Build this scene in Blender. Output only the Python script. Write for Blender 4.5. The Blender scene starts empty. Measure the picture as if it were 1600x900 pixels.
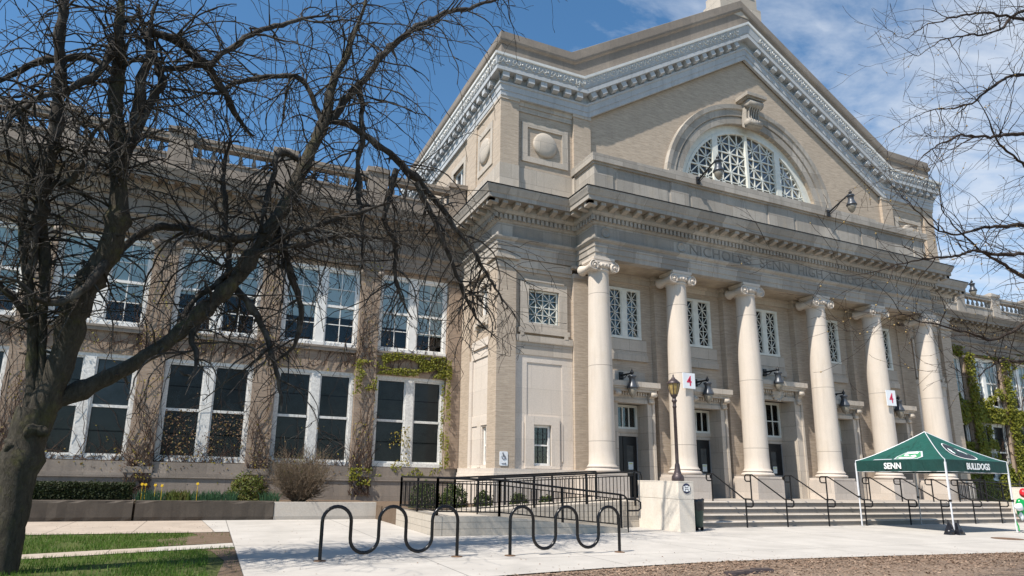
import bpy, bmesh, math, random
from mathutils import Vector, Matrix, noise
random.seed(7)
R=math.radians
sc=bpy.context.scene
COL=sc.collection
# ------------------------------------------------------------------ helpers
class MB:
    def __init__(s): s.v=[]; s.f=[]; s.smooth=[]
    def add(s,vs,fs,smooth=False):
        b=len(s.v); s.v+=[tuple(v) for v in vs]
        for f in fs: s.f.append(tuple(b+i for i in f)); s.smooth.append(smooth)
    def box(s,x0,x1,y0,y1,z0,z1):
        s.add([(x0,y0,z0),(x1,y0,z0),(x1,y1,z0),(x0,y1,z0),(x0,y0,z1),(x1,y0,z1),(x1,y1,z1),(x0,y1,z1)],
              [(0,3,2,1),(4,5,6,7),(0,1,5,4),(1,2,6,5),(2,3,7,6),(3,0,4,7)])
    def hexa(s,p):   # eight corners, bottom four then top four
        s.add(p,[(0,3,2,1),(4,5,6,7),(0,1,5,4),(1,2,6,5),(2,3,7,6),(3,0,4,7)])
    def quad(s,a,b,c,d): s.add([a,b,c,d],[(0,1,2,3)])
    def prism(s,poly,f0,f1):  # poly 2d, two maps to 3d
        n=len(poly); vs=[f0(*p) for p in poly]+[f1(*p) for p in poly]
        s.add(vs,[tuple(range(n))[::-1],tuple(range(n,2*n))]+[(i,(i+1)%n,n+(i+1)%n,n+i) for i in range(n)])
    def lathe(s,c,prof,n=24,axis='z',smooth=True):
        cx,cy,cz=c; vs=[];fs=[]
        for r,h in prof:
            for i in range(n):
                a=2*math.pi*i/n
                if axis=='z': vs.append((cx+r*math.cos(a),cy+r*math.sin(a),cz+h))
                elif axis=='y': vs.append((cx+r*math.cos(a),cy+h,cz+r*math.sin(a)))
                else: vs.append((cx+h,cy+r*math.cos(a),cz+r*math.sin(a)))
        m=len(prof)
        for j in range(m-1):
            for i in range(n):
                k=(i+1)%n; fs.append((j*n+i,j*n+k,(j+1)*n+k,(j+1)*n+i))
        s.add(vs,fs,smooth)
        s.add(vs[:n],[tuple(range(n))[::-1]]); s.add(vs[-n:],[tuple(range(n))])
    def tube(s,pts,rad,n=6,cap=True,smooth=True):
        pts=[Vector(p) for p in pts]; m=len(pts)
        if m<2: return
        if not isinstance(rad,(list,tuple)): rad=[rad]*m
        vs=[]; t0=(pts[1]-pts[0]).normalized()
        a=Vector((0,0,1)) if abs(t0.z)<.9 else Vector((1,0,0))
        u=t0.cross(a).normalized()
        for i in range(m):
            if i==0: t=pts[1]-pts[0]
            elif i==m-1: t=pts[-1]-pts[-2]
            else: t=(pts[i+1]-pts[i]).normalized()+(pts[i]-pts[i-1]).normalized()
            if t.length<1e-7: t=t0
            t=t.normalized(); u=(u-t*u.dot(t))
            if u.length<1e-6: u=t.orthogonal()
            u=u.normalized(); w=t.cross(u); t0=t
            for k in range(n):
                an=2*math.pi*k/n
                vs.append(pts[i]+(u*math.cos(an)+w*math.sin(an))*rad[i])
        fs=[(i*n+k,i*n+(k+1)%n,(i+1)*n+(k+1)%n,(i+1)*n+k) for i in range(m-1) for k in range(n)]
        s.add(vs,fs,smooth)
        if cap: s.add(vs[:n],[tuple(range(n))[::-1]]); s.add(vs[-n:],[tuple(range(n))])
    def sweep(s,path,prof,mp,e0=None,e1=None,closed=False,caps=True):
        # path: 2d points; prof: list of (p,h); p = distance to the right of travel; mp(x,y,p,h)
        P=[Vector(p) for p in path]; n=len(P); M=[]
        for i in range(n):
            def nr(a,b): d=(b-a).normalized(); return Vector((d.y,-d.x))
            if i==0: m=e0 or nr(P[0],P[1])
            elif i==n-1: m=e1 or nr(P[-2],P[-1])
            else:
                a=nr(P[i-1],P[i]); b=nr(P[i],P[i+1]); m=(a+b)/(1+a.dot(b))
            M.append(Vector(m))
        k=len(prof); vs=[]
        for i in range(n):
            for (p,h) in prof: vs.append(mp(P[i],M[i],p,h,i))
        fs=[(i*k+j,(i+1)*k+j,(i+1)*k+j+1,i*k+j+1) for i in range(n-1) for j in range(k-1)]
        if closed: fs+=[(i*k+k-1,(i+1)*k+k-1,(i+1)*k,i*k) for i in range(n-1)]
        s.add(vs,fs)
        if caps: s.add(vs[:k],[tuple(range(k))]); s.add(vs[-k:],[tuple(range(k))[::-1]])
    def sphere(s,c,r,n=10,m=6,sz=(1,1,1)):
        pr=[(max(1e-4,r*math.sin(math.pi*j/m)),-r*math.cos(math.pi*j/m)) for j in range(m+1)]
        b=len(s.v); s.lathe((0,0,0),pr,n)
        for i in range(b,len(s.v)):
            v=s.v[i]; s.v[i]=(c[0]+v[0]*sz[0],c[1]+v[1]*sz[1],c[2]+v[2]*sz[2])
    def xform(s,M,b=0):
        for i in range(b,len(s.v)): s.v[i]=tuple(M@Vector(s.v[i]))
    def build(s,name,mat,parent=None,label=None,recalc=False,loc=None):
        o_=Vector((0,0,0))
        if parent is not None: o_=Vector(wloc(parent))
        if loc is not None: o_=Vector(loc)
        me=bpy.data.meshes.new(name)
        me.from_pydata([(v[0]-o_.x,v[1]-o_.y,v[2]-o_.z) for v in s.v],[],s.f)
        me.polygons.foreach_set('use_smooth',s.smooth)
        mats=mat if isinstance(mat,list) else [mat]
        for m in mats: me.materials.append(m)
        if recalc:
            bm=bmesh.new(); bm.from_mesh(me); bmesh.ops.recalc_face_normals(bm,faces=bm.faces); bm.to_mesh(me); bm.free()
        me.update()
        o=bpy.data.objects.new(name,me); COL.objects.link(o)
        if parent is not None: o.parent=parent
        if loc is not None and parent is None: o.location=loc
        if label: o['label']=label
        return o
def wloc(o):
    v=Vector(o.location)
    while o.parent: o=o.parent; v+=Vector(o.location)
    return v
def tag(o,label,cat,group=None,kind=None):
    o['label']=label; o['category']=cat
    if group: o['group']=group
    if kind: o['kind']=kind
    return o
def thing(name,label,cat,loc=(0,0,0),group=None):
    o=bpy.data.objects.new(name,None); o.location=loc; o.empty_display_size=.2; COL.objects.link(o)
    return tag(o,label,cat,group)
def struct(mb,name,mat,kind='structure'):
    o=mb.build(name,mat); o['kind']=kind; return o
def dup(o,delta=(0,0,0),parent='same',label=None):
    c=o.copy(); COL.objects.link(c)
    c.location=Vector(o.location)+Vector(delta)
    if parent!='same': c.parent=parent; c.location=o.location
    if label: c['label']=label
    for ch in list(o.children): dup(ch,(0,0,0),c)
    return c
def text_geo(body,size,extrude=.004,offset=0.0,align='CENTER',space=1.0):
    cu=bpy.data.curves.new('lettering','FONT'); cu.body=body; cu.size=size; cu.extrude=extrude; cu.offset=offset
    cu.align_x=align; cu.align_y='CENTER'; cu.space_character=space; cu.resolution_u=3
    ob=bpy.data.objects.new('lettering',cu); COL.objects.link(ob)
    bpy.context.view_layer.update()
    me=bpy.data.meshes.new_from_object(ob.evaluated_get(bpy.context.evaluated_depsgraph_get()))
    vs=[tuple(v.co) for v in me.vertices]; fs=[tuple(p.vertices) for p in me.polygons]
    bpy.data.objects.remove(ob); bpy.data.curves.remove(cu); bpy.data.meshes.remove(me)
    return vs,fs
def add_text(mb,body,size,M,extrude=.004,offset=0.0,width=None,height=None,space=1.0):
    vs,fs=text_geo(body,size,extrude,offset,space=space)
    x0=min(v[0] for v in vs);x1=max(v[0] for v in vs);y0=min(v[1] for v in vs);y1=max(v[1] for v in vs)
    sx=width/(x1-x0) if width else 1; sy=height/(y1-y0) if height else 1
    mb.add([M@Vector(((v[0]-(x0+x1)/2)*sx,(v[1]-(y0+y1)/2)*sy,v[2])) for v in vs],fs)
FRONT=lambda x,y,z: Matrix.Translation((x,y,z))@Matrix.Rotation(math.pi/2,4,'X')   # reads towards -Y
# ------------------------------------------------------------------ materials
def nt(name):
    m=bpy.data.materials.new(name); m.use_nodes=True; t=m.node_tree; t.nodes.clear()
    out=t.nodes.new('ShaderNodeOutputMaterial'); b=t.nodes.new('ShaderNodeBsdfPrincipled')
    t.links.new(b.outputs[0],out.inputs[0]); return m,t,b,out
def N(t,typ,**kw):
    n=t.nodes.new(typ)
    for k,v in kw.items():
        if k.startswith('i_'):
            n.inputs[k[2:].replace('_',' ')].default_value=v
        else: setattr(n,k,v)
    return n
def ramp(t,src,stops):
    r=t.nodes.new('ShaderNodeValToRGB'); e=r.color_ramp.elements
    while len(e)<len(stops): e.new(.5)
    for i,(p,c) in enumerate(stops):
        e[i].position=p; e[i].color=(c[0],c[1],c[2],1) if not isinstance(c,(int,float)) else (c,c,c,1)
    t.links.new(src,r.inputs[0]); return r.outputs[0]
def mix(t,fac,a,b,mode='MIX'):
    n=t.nodes.new('ShaderNodeMix'); n.data_type='RGBA'; n.blend_type=mode
    for sock,val in ((n.inputs[0],fac),(n.inputs[6],a),(n.inputs[7],b)):
        if hasattr(val,'links'): t.links.new(val,sock)
        elif isinstance(val,(int,float)): sock.default_value=val
        else: sock.default_value=(val[0],val[1],val[2],1)
    return n.outputs[2]
def posn(t):   # world position; u runs along any axis-aligned wall
    g=N(t,'ShaderNodeNewGeometry'); s=N(t,'ShaderNodeSeparateXYZ'); t.links.new(g.outputs['Position'],s.inputs[0])
    a=N(t,'ShaderNodeMath',operation='ADD'); t.links.new(s.outputs[0],a.inputs[0]); t.links.new(s.outputs[1],a.inputs[1])
    c=N(t,'ShaderNodeCombineXYZ'); t.links.new(a.outputs[0],c.inputs[0]); t.links.new(s.outputs[2],c.inputs[1])
    return g.outputs['Position'],c.outputs[0]
def noise_t(t,vec,scale,detail=4,rough=.6,dist=0):
    n=N(t,'ShaderNodeTexNoise'); n.inputs['Scale'].default_value=scale; n.inputs['Detail'].default_value=detail
    n.inputs['Roughness'].default_value=rough; n.inputs['Distortion'].default_value=dist
    t.links.new(vec,n.inputs['Vector']); return n.outputs[0]
def bump(t,b,h,strength=.3,dist=.01):
    n=N(t,'ShaderNodeBump'); n.inputs['Strength'].default_value=strength; n.inputs['Distance'].default_value=dist
    t.links.new(h,n.inputs['Height']); t.links.new(n.outputs[0],b.inputs['Normal'])
def simple(name,c,rough=.6,metal=0,var=.12,scale=6,spec=.5,stretch=None):
    m,t,b,o=nt(name); p,uv=posn(t)
    n=noise_t(t,p,scale,5); d=[max(0,x*(1-var*2)) for x in c]; l=[min(1,x*(1+var)) for x in c]
    t.links.new(ramp(t,n,[(.3,d),(.7,l)]),b.inputs['Base Color'])
    b.inputs['Roughness'].default_value=rough; b.inputs['Metallic'].default_value=metal
    b.inputs['Specular IOR Level'].default_value=spec
    bump(t,b,noise_t(t,p,scale*8,3),.15,.004)
    return m
def stone(name,base,block=(1.3,.62),bvar=.12,stain=.25,joint=.75,grain=22,streak=.25,warm=(.46,.36,.24),gm=.5,mort=.006):
    m,t,b,o=nt(name); p,uv=posn(t)
    br=N(t,'ShaderNodeTexBrick'); br.offset=.5
    br.inputs['Scale'].default_value=1; br.inputs['Brick Width'].default_value=block[0]; br.inputs['Row Height'].default_value=block[1]
    br.inputs['Mortar Size'].default_value=mort; br.inputs['Mortar Smooth'].default_value=.2; br.inputs['Bias'].default_value=0
    br.inputs['Color1'].default_value=[x*(1-bvar) for x in base]+[1]; br.inputs['Color2'].default_value=[min(1,x*(1+bvar)) for x in base]+[1]
    br.inputs['Mortar'].default_value=[x*joint for x in base]+[1]
    t.links.new(uv,br.inputs['Vector'])
    c=br.outputs['Color']
    big=noise_t(t,p,.8,6,.65,.6)
    c=mix(t,ramp(t,big,[(.35,0.0),(.75,stain)]),c,[x*.55 for x in base])
    # vertical run-off streaks
    mp=N(t,'ShaderNodeMapping'); mp.inputs['Scale'].default_value=(5,5,.35); t.links.new(p,mp.inputs[0])
    st=noise_t(t,mp.outputs[0],1.0,5,.6)
    c=mix(t,ramp(t,st,[(.5,0.0),(.78,streak)]),c,[x*.5 for x in base])
    w=noise_t(t,p,1.7,3)
    c=mix(t,ramp(t,w,[(.55,0.0),(.8,.22)]),c,warm)
    g=noise_t(t,p,grain,6,.7)
    c=mix(t,gm,c,ramp(t,g,[(.25,.55),(.75,1.0)]),'MULTIPLY')
    c=mix(t,1,c,(1.12,1.12,1.12),'MULTIPLY')
    t.links.new(c,b.inputs['Base Color']); b.inputs['Roughness'].default_value=.85; b.inputs['Specular IOR Level'].default_value=.25
    h=mix(t,.5,g,br.outputs['Fac'],'SUBTRACT'); bump(t,b,h,.35,.012)
    return m
def brickmat(name,c1,c2,mortar,w=.30,h=.068,stain=.3,vine=0):
    m,t,b,o=nt(name); p,uv=posn(t)
    br=N(t,'ShaderNodeTexBrick'); br.offset=.5
    for k,v in (('Scale',1),('Brick Width',w),('Row Height',h),('Mortar Size',.008),('Mortar Smooth',.1),('Bias',-.1)): br.inputs[k].default_value=v
    br.inputs['Color1'].default_value=(*c1,1); br.inputs['Color2'].default_value=(*c2,1); br.inputs['Mortar'].default_value=(*mortar,1)
    t.links.new(uv,br.inputs['Vector']); c=br.outputs['Color']
    mp=N(t,'ShaderNodeMapping'); mp.inputs['Scale'].default_value=(1.5,12,1); t.links.new(uv,mp.inputs[0])
    r=noise_t(t,mp.outputs[0],1.5,6,.8)
    c=mix(t,.85,c,ramp(t,r,[(.3,.58),(.7,1.18)]),'MULTIPLY')
    big=noise_t(t,p,.6,6,.6,.5)
    c=mix(t,ramp(t,big,[(.4,0.0),(.75,stain)]),c,[x*.6 for x in c1])
    t.links.new(c,b.inputs['Base Color']); b.inputs['Roughness'].default_value=.9; b.inputs['Specular IOR Level'].default_value=.2
    bump(t,b,br.outputs['Fac'],-.5,.01)
    return m
M={}
M['brick']=brickmat('buff_brick',(.51,.415,.322),(.435,.35,.27),(.50,.425,.345))
M['brick_wing']=brickmat('weathered_shaded_brick',(.40,.30,.225),(.32,.24,.175),(.33,.27,.22),stain=.5)  # redder brick of the wings, its colour also darkened for tree shade
M['lime']=stone('limestone',(.50,.44,.372),stain=.35,streak=.4,mort=.009,joint=.62)
M['lime_grey']=stone('weathered_limestone',(.375,.34,.298),block=(1.25,.7),bvar=.24,stain=.5,streak=.65,mort=.010,joint=.6)
M['lime_pale']=stone('pale_limestone',(.62,.55,.48),block=(1.6,.9),bvar=.05,stain=.12,streak=.14)
M['lime_wing']=stone('stained_limestone',(.285,.24,.2),block=(1.2,.6),bvar=.15,stain=.55,streak=.55)
M['column']=stone('column_stone',(.56,.492,.422),block=(50,2.66),bvar=.02,stain=.12,joint=.42,streak=.32,grain=30,gm=.25,mort=.011)
M['pedestal']=stone('pedestal_stone',(.53,.465,.405),block=(1.0,.5),bvar=.10,stain=.25,streak=.15)
M['copper']=stone('painted_metal_cornice',(.47,.485,.50),block=(2.4,40),bvar=.05,stain=.35,streak=.45,warm=(.36,.33,.29))
M['white']=simple('white_paint',(.78,.76,.72),.45,0,.06,5)
M['white_old']=simple('peeling_white_paint',(.70,.685,.65),.6,0,.14,14)
M['lattice']=simple('cream_window_bars',(.66,.66,.60),.5,0,.06,5)
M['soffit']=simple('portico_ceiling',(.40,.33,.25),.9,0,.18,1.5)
M['dark']=simple('dark_interior',(.02,.02,.022),.9,0,.1,3)
M['screen']=simple('dark_window_screen',(.030,.030,.032),.35,0,.2,2)
M['screen_b']=simple('grey_window_screen',(.060,.066,.075),.35,0,.25,2)
M['screen_c']=simple('brown_window_screen',(.030,.024,.020),.35,0,.3,2)
M['blind']=simple('pale_roller_blind',(.80,.87,.89),.8,0,.05,2)
M['blind_green']=simple('green_grey_blind',(.30,.36,.34),.8,0,.08,2)
M['black_metal']=simple('black_painted_steel',(.011,.011,.012),.45,0,.2,6,.22)
M['rack']=simple('black_gloss_steel',(.007,.007,.008),.25,0,.2,6,.35)
M['rust']=simple('rusty_flange',(.16,.09,.05),.8,0,.25,12)
M['lamp_brown']=simple('bronze_lamp_post',(.075,.055,.055),.45,.3,.2,6)
M['amber']=simple('amber_glass',(.36,.26,.10),.25,0,.15,5)
M['lamp_blue']=simple('grey_blue_lantern',(.06,.068,.082),.4,.2,.15,6)
M['lamp_black']=simple('black_lantern_bracket',(.02,.021,.024),.45,.2,.15,6)
M['globe']=simple('frosted_globe',(.24,.215,.175),.25,0,.1,5)
M['door']=simple('black_door',(.012,.012,.013),.4,0,.2,3)
M['door_glass']=simple('wired_door_glass',(.10,.10,.095),.15,0,.2,3)
M['alu']=simple('brushed_aluminium',(.55,.56,.58),.35,.6,.08,8)
M['paper']=simple('paper_notice',(.75,.77,.74),.7,0,.04,6)
M['yellow_print']=simple('yellow_print',(.60,.66,.22),.7,0,.04,6)
M['grey_print']=simple('grey_print',(.35,.42,.50),.7,0,.1,30)
M['sign_white']=simple('white_sign_panel',(.80,.82,.84),.4,0,.03,4)
M['red']=simple('red_lettering',(.62,.03,.09),.5,0,.05,5)
M['navy']=simple('navy_disc',(.02,.025,.07),.4,0,.1,5)
M['ink']=simple('grey_ink',(.12,.11,.13),.6,0,.1,20)
M['concrete_wall']=stone('smooth_cast_stone',(.68,.615,.53),block=(6,9),bvar=.03,stain=.2,streak=.2)
M['ramp']=stone('ramp_concrete',(.47,.42,.355),block=(30,.155),bvar=.04,stain=.35,streak=.35,joint=.45)
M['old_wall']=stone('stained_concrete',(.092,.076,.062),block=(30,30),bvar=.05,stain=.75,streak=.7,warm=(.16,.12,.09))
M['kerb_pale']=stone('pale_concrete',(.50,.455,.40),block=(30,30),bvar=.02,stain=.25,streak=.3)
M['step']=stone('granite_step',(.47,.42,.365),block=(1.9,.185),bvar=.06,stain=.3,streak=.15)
M['bin_green']=simple('dark_green_plastic',(.012,.045,.035),.45,0,.15,4)
M['bag']=simple('black_bin_bag',(.012,.013,.018),.3,0,.3,12)
M['tent_green']=simple('tent_fabric',(.002,.072,.056),.75,0,.10,3)
M['tent_print']=simple('tent_print_darker',(.002,.050,.039),.75,0,.10,3)
M['tent_dark']=simple('tent_valance',(.002,.045,.038),.75,0,.10,3)
for k_ in ('tent_green','tent_dark'):
    t_=M[k_].node_tree; b_=next(n for n in t_.nodes if n.type=='BSDF_PRINCIPLED'); g_=N(t_,'ShaderNodeNewGeometry'); q_=N(t_,'ShaderNodeMapping'); q_.inputs['Scale'].default_value=(1,1,.5); t_.links.new(g_.outputs['Position'],q_.inputs[0]); bump(t_,b_,noise_t(t_,q_.outputs[0],3.2,3,.5,1.2),.55,.06)
M['tent_white']=simple('white_print',(.80,.81,.80),.6,0,.03,4)
M['tent_grey']=simple('silver_print',(.50,.52,.56),.6,0,.05,4)
M['tent_black']=simple('black_print',(.02,.022,.03),.6,0,.05,4)
M['tent_bright']=simple('bright_green_print',(.05,.26,.12),.6,0,.05,4)
M['pole']=simple('white_tent_pole',(.72,.73,.76),.35,.1,.04,8)
M['pole_grey']=simple('grey_tent_pole',(.36,.37,.38),.35,.3,.04,8)
M['balloon_g']=simple('green_foil',(.01,.30,.07),.18,0,.1,6)
M['balloon_w']=simple('white_foil',(.74,.76,.78),.25,0,.05,6)
M['balloon_r']=simple('red_plastic',(.62,.02,.03),.35,0,.05,6)
def glass(name='window_glass',ior=1.55):
    m,t,b,o=nt(name); t.nodes.remove(b)
    tr=N(t,'ShaderNodeBsdfTransparent'); gl=N(t,'ShaderNodeBsdfGlossy'); gl.inputs['Roughness'].default_value=.02
    tr.inputs[0].default_value=(.86,.90,.90,1)
    fr=N(t,'ShaderNodeFresnel'); fr.inputs[0].default_value=ior
    mx=N(t,'ShaderNodeMixShader'); t.links.new(fr.outputs[0],mx.inputs[0]); t.links.new(tr.outputs[0],mx.inputs[1]); t.links.new(gl.outputs[0],mx.inputs[2])
    t.links.new(mx.outputs[0],o.inputs[0]); return m
M['glass']=glass(); M['glass_dim']=glass('screened_glass',1.22)
def bark(name,c,lichen,scale=14,lich=.5):
    m,t,b,o=nt(name); p,uv=posn(t)
    mp=N(t,'ShaderNodeMapping'); mp.inputs['Scale'].default_value=(1,1,.35); t.links.new(p,mp.inputs[0])
    n=noise_t(t,mp.outputs[0],scale,7,.75,.6); l=noise_t(t,p,2.6,6,.7)
    col=ramp(t,n,[(.3,[x*.45 for x in c]),(.55,c),(.75,[x*1.7 for x in c])])
    col=mix(t,ramp(t,l,[(.52,0.0),(.68,lich)]),col,lichen)
    t.links.new(col,b.inputs['Base Color']); b.inputs['Roughness'].default_value=.9; b.inputs['Specular IOR Level'].default_value=.2
    bump(t,b,n,1.0,.06); return m
M['bark']=bark('mossy_bark',(.075,.064,.049),(.12,.115,.032),18)
M['twig']=bark('lichen_twig_bark',(.056,.048,.041),(.24,.23,.205),9,.42)
M['twig_r']=bark('brown_twig_bark',(.055,.040,.032),(.15,.11,.07),9,.4)
M['bud']=simple('swelling_buds',(.36,.25,.10),.7,0,.2,9)
M['bush']=bark('pale_bush_twig',(.20,.15,.105),(.26,.22,.14),12,.4)
M['vine']=bark('dry_vine',(.075,.046,.034),(.17,.115,.08),12,.35)
M['parapet']=stone('sooty_parapet_stone',(.245,.21,.178),block=(1.5,9),bvar=.12,stain=.45,streak=.4)
M['riser']=stone('shaded_riser_granite',(.25,.225,.20),block=(1.9,.185),bvar=.06,stain=.35,streak=.2)  # darker copy of the step stone: shade on the risers put into colour
def leafmat(name,c1,c2,c3,tr=.35):
    m,t,b,o=nt(name); g=N(t,'ShaderNodeNewGeometry'); p,uv=posn(t)
    col=ramp(t,g.outputs['Random Per Island'],[(0,c1),(.5,c2),(1,c3)])
    n=noise_t(t,p,1.1,4); col=mix(t,.6,col,ramp(t,n,[(.3,.55),(.7,1.25)]),'MULTIPLY')
    t.links.new(col,b.inputs['Base Color']); b.inputs['Roughness'].default_value=.55; b.inputs['Specular IOR Level'].default_value=.3
    tl=N(t,'ShaderNodeBsdfTranslucent'); t.links.new(col,tl.inputs[0])
    mx=N(t,'ShaderNodeMixShader'); mx.inputs[0].default_value=tr
    t.links.new(b.outputs[0],mx.inputs[1]); t.links.new(tl.outputs[0],mx.inputs[2]); t.links.new(mx.outputs[0],o.inputs[0]); return m
M['ivy_leaf']=leafmat('young_ivy_leaf',(.19,.20,.025),(.29,.275,.035),(.14,.17,.025))
M['ivy_yellow']=leafmat('budding_ivy_leaf',(.30,.24,.035),(.24,.22,.04),(.32,.20,.05))
M['ivy_dry']=leafmat('dry_ivy_leaf',(.11,.062,.038),(.16,.095,.055),(.20,.15,.04),.15)
M['box_leaf']=leafmat('boxwood_leaf',(.055,.085,.018),(.085,.115,.025),(.04,.065,.015))
M['hedge_leaf']=leafmat('dark_hedge_leaf',(.022,.035,.012),(.035,.05,.016),(.05,.055,.02))
M['shrub_leaf']=leafmat('spring_shrub_leaf',(.10,.13,.025),(.14,.17,.03),(.17,.13,.045))
M['bulb_leaf']=leafmat('bulb_leaf',(.04,.10,.05),(.06,.13,.06),(.05,.11,.04))
M['grass']=leafmat('grass_blade',(.07,.15,.015),(.10,.19,.025),(.14,.20,.04))
M['petal']=simple('daffodil_petal',(.80,.52,.02),.6,0,.08,20)
def ground(name,c1,c2,sc1=3,sc2=40,rough=.95,bs=.4,bd=.02):
    m,t,b,o=nt(name); p,uv=posn(t)
    n=noise_t(t,p,sc1,6,.65); f=noise_t(t,p,sc2,5,.75)
    c=ramp(t,n,[(.3,c1),(.7,c2)]); c=mix(t,.8,c,ramp(t,f,[(.28,.45),(.72,1.35)]),'MULTIPLY')
    t.links.new(c,b.inputs['Base Color']); b.inputs['Roughness'].default_value=rough; b.inputs['Specular IOR Level'].default_value=.2
    bump(t,b,f,bs,bd); return m
M['earth']=ground('bare_earth',(.13,.09,.06),(.17,.125,.09))
M['turf']=ground('turf_soil',(.055,.075,.02),(.10,.11,.035))
M['mulch']=ground('wood_mulch',(.23,.165,.12),(.32,.24,.18),2,45,bs=.8,bd=.03)
M['far']=ground('distant_ground',(.10,.11,.06),(.16,.14,.10),.2,6)
M['chip']=leafmat('wood_chip',(.36,.26,.185),(.20,.13,.09),(.29,.20,.14),0)
def paving(name,base,jx,jy,ox=0,oy=0,joint=.36,stain=.22):
    m,t,b,o=nt(name); p,uv=posn(t)
    s=N(t,'ShaderNodeSeparateXYZ'); t.links.new(p,s.inputs[0])
    def line(sock,per,off):
        a=N(t,'ShaderNodeMath',operation='ADD'); t.links.new(sock,a.inputs[0]); a.inputs[1].default_value=-off
        d=N(t,'ShaderNodeMath',operation='DIVIDE'); t.links.new(a.outputs[0],d.inputs[0]); d.inputs[1].default_value=per
        f=N(t,'ShaderNodeMath',operation='FRACT'); t.links.new(d.outputs[0],f.inputs[0])
        k=N(t,'ShaderNodeMath',operation='SUBTRACT'); t.links.new(f.outputs[0],k.inputs[0]); k.inputs[1].default_value=.5
        q=N(t,'ShaderNodeMath',operation='ABSOLUTE'); t.links.new(k.outputs[0],q.inputs[0])
        g=N(t,'ShaderNodeMath',operation='GREATER_THAN'); t.links.new(q.outputs[0],g.inputs[0]); g.inputs[1].default_value=.5-.010/per
        return g.outputs[0]
    mxn=N(t,'ShaderNodeMath',operation='MAXIMUM'); t.links.new(line(s.outputs[0],jx,ox),mxn.inputs[0]); t.links.new(line(s.outputs[1],jy,oy),mxn.inputs[1])
    n=noise_t(t,p,.9,6,.65,.4); f=noise_t(t,p,45,5,.7)
    c=ramp(t,n,[(.3,[x*(1-stain) for x in base]),(.65,base)])
    c=mix(t,.5,c,ramp(t,f,[(.25,.75),(.75,1.1)]),'MULTIPLY')
    mp=N(t,'ShaderNodeMapping'); mp.inputs['Scale'].default_value=(.45,2.2,1); t.links.new(p,mp.inputs[0])
    w=noise_t(t,mp.outputs[0],1.3,5,.7,.8); c=mix(t,ramp(t,w,[(.56,0.0),(.75,.16)]),c,[x*.55 for x in base])
    c=mix(t,mxn.outputs[0],c,[x*joint for x in base])
    t.links.new(c,b.inputs['Base Color']); b.inputs['Roughness'].default_value=.85; b.inputs['Specular IOR Level'].default_value=.3
    bump(t,b,f,.2,.004); return m
M['plaza']=paving('plaza_concrete',(.505,.472,.43),3.0,3.1,.56,1.2)
M['walk']=paving('old_sidewalk',(.46,.385,.315),1.7,3.3,.2,.55)
M['path']=paving('narrow_path',(.50,.46,.41),40,40,7,7)
M['roof']=simple('flat_roofing',(.10,.10,.10),.9,0,.1,2)
# ------------------------------------------------------------------ the school building
CX=21.63; Yp=19.94; Ye=18.63; Yc=19.0; Yw=23.5; Yb=20.0
SCH=thing('school_building','grey and buff stone high school with six ionic columns and a gabled front','building',(CX,Yp,0))
def mirror(mb):
    o=MB(); o.v=[(2*CX-x,y,z) for x,y,z in mb.v]; o.f=[f[::-1] for f in mb.f]; o.smooth=list(mb.smooth); return o
def both(mb,name,mat,parent=SCH):
    a=mb.build(name,mat,parent); b=mirror(mb).build(name,mat,parent); return a,b
def wall(mb,x0,x1,z0,z1,y0,y1,ops,axis='x'):
    xs=sorted({x0,x1,*[v for o in ops for v in o[:2]]}); zs=sorted({z0,z1,*[v for o in ops for v in o[2:]]})
    for i in range(len(xs)-1):
        run=None
        for j in range(len(zs)-1):
            mx=(xs[i]+xs[i+1])/2; mz=(zs[j]+zs[j+1])/2
            hole=any(o[0]<mx<o[1] and o[2]<mz<o[3] for o in ops)
            if not hole:
                run=[zs[j],zs[j+1]] if run is None else [run[0],zs[j+1]]
            if (hole or j==len(zs)-2) and run:
                if axis=='x': mb.box(xs[i],xs[i+1],y0,y1,run[0],run[1])
                else: mb.box(y0,y1,xs[i],xs[i+1],run[0],run[1])
                run=None
def ujack(mb,x0,x1,z0,z1,y,w=.022,axis='x',ybar=.03,clip=None):
    def seg(a,b):
        (ax,az),(bx,bz)=a,b
        if clip:
            r2,ccx,ccz=clip; pts=[i/24 for i in range(25)]
            ins=[t_ for t_ in pts if (ax+(bx-ax)*t_-ccx)**2+(az+(bz-az)*t_-ccz)**2<r2]
            if len(ins)<2: return
            t0,t1=ins[0],ins[-1]; ax,az,bx,bz=ax+(bx-ax)*t0,az+(bz-az)*t0,ax+(bx-ax)*t1,az+(bz-az)*t1
        L=math.hypot(bx-ax,bz-az)
        if L<1e-4: return
        nx,nz=-(bz-az)/L*w/2,(bx-ax)/L*w/2
        q=[(ax+nx,az+nz),(ax-nx,az-nz),(bx-nx,bz-nz),(bx+nx,bz+nz)]
        if axis=='x': mb.prism(q,lambda a,b:(a,y,b),lambda a,b:(a,y+ybar,b))
        else: mb.prism(q,lambda a,b:(y,a,b),lambda a,b:(y+ybar,a,b))
    xm=(x0+x1)/2; zm=(z0+z1)/2
    seg((x0,z0),(x1,z1)); seg((x0,z1),(x1,z0)); seg((xm,z0),(xm,z1)); seg((x0,zm),(x1,zm))
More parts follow.
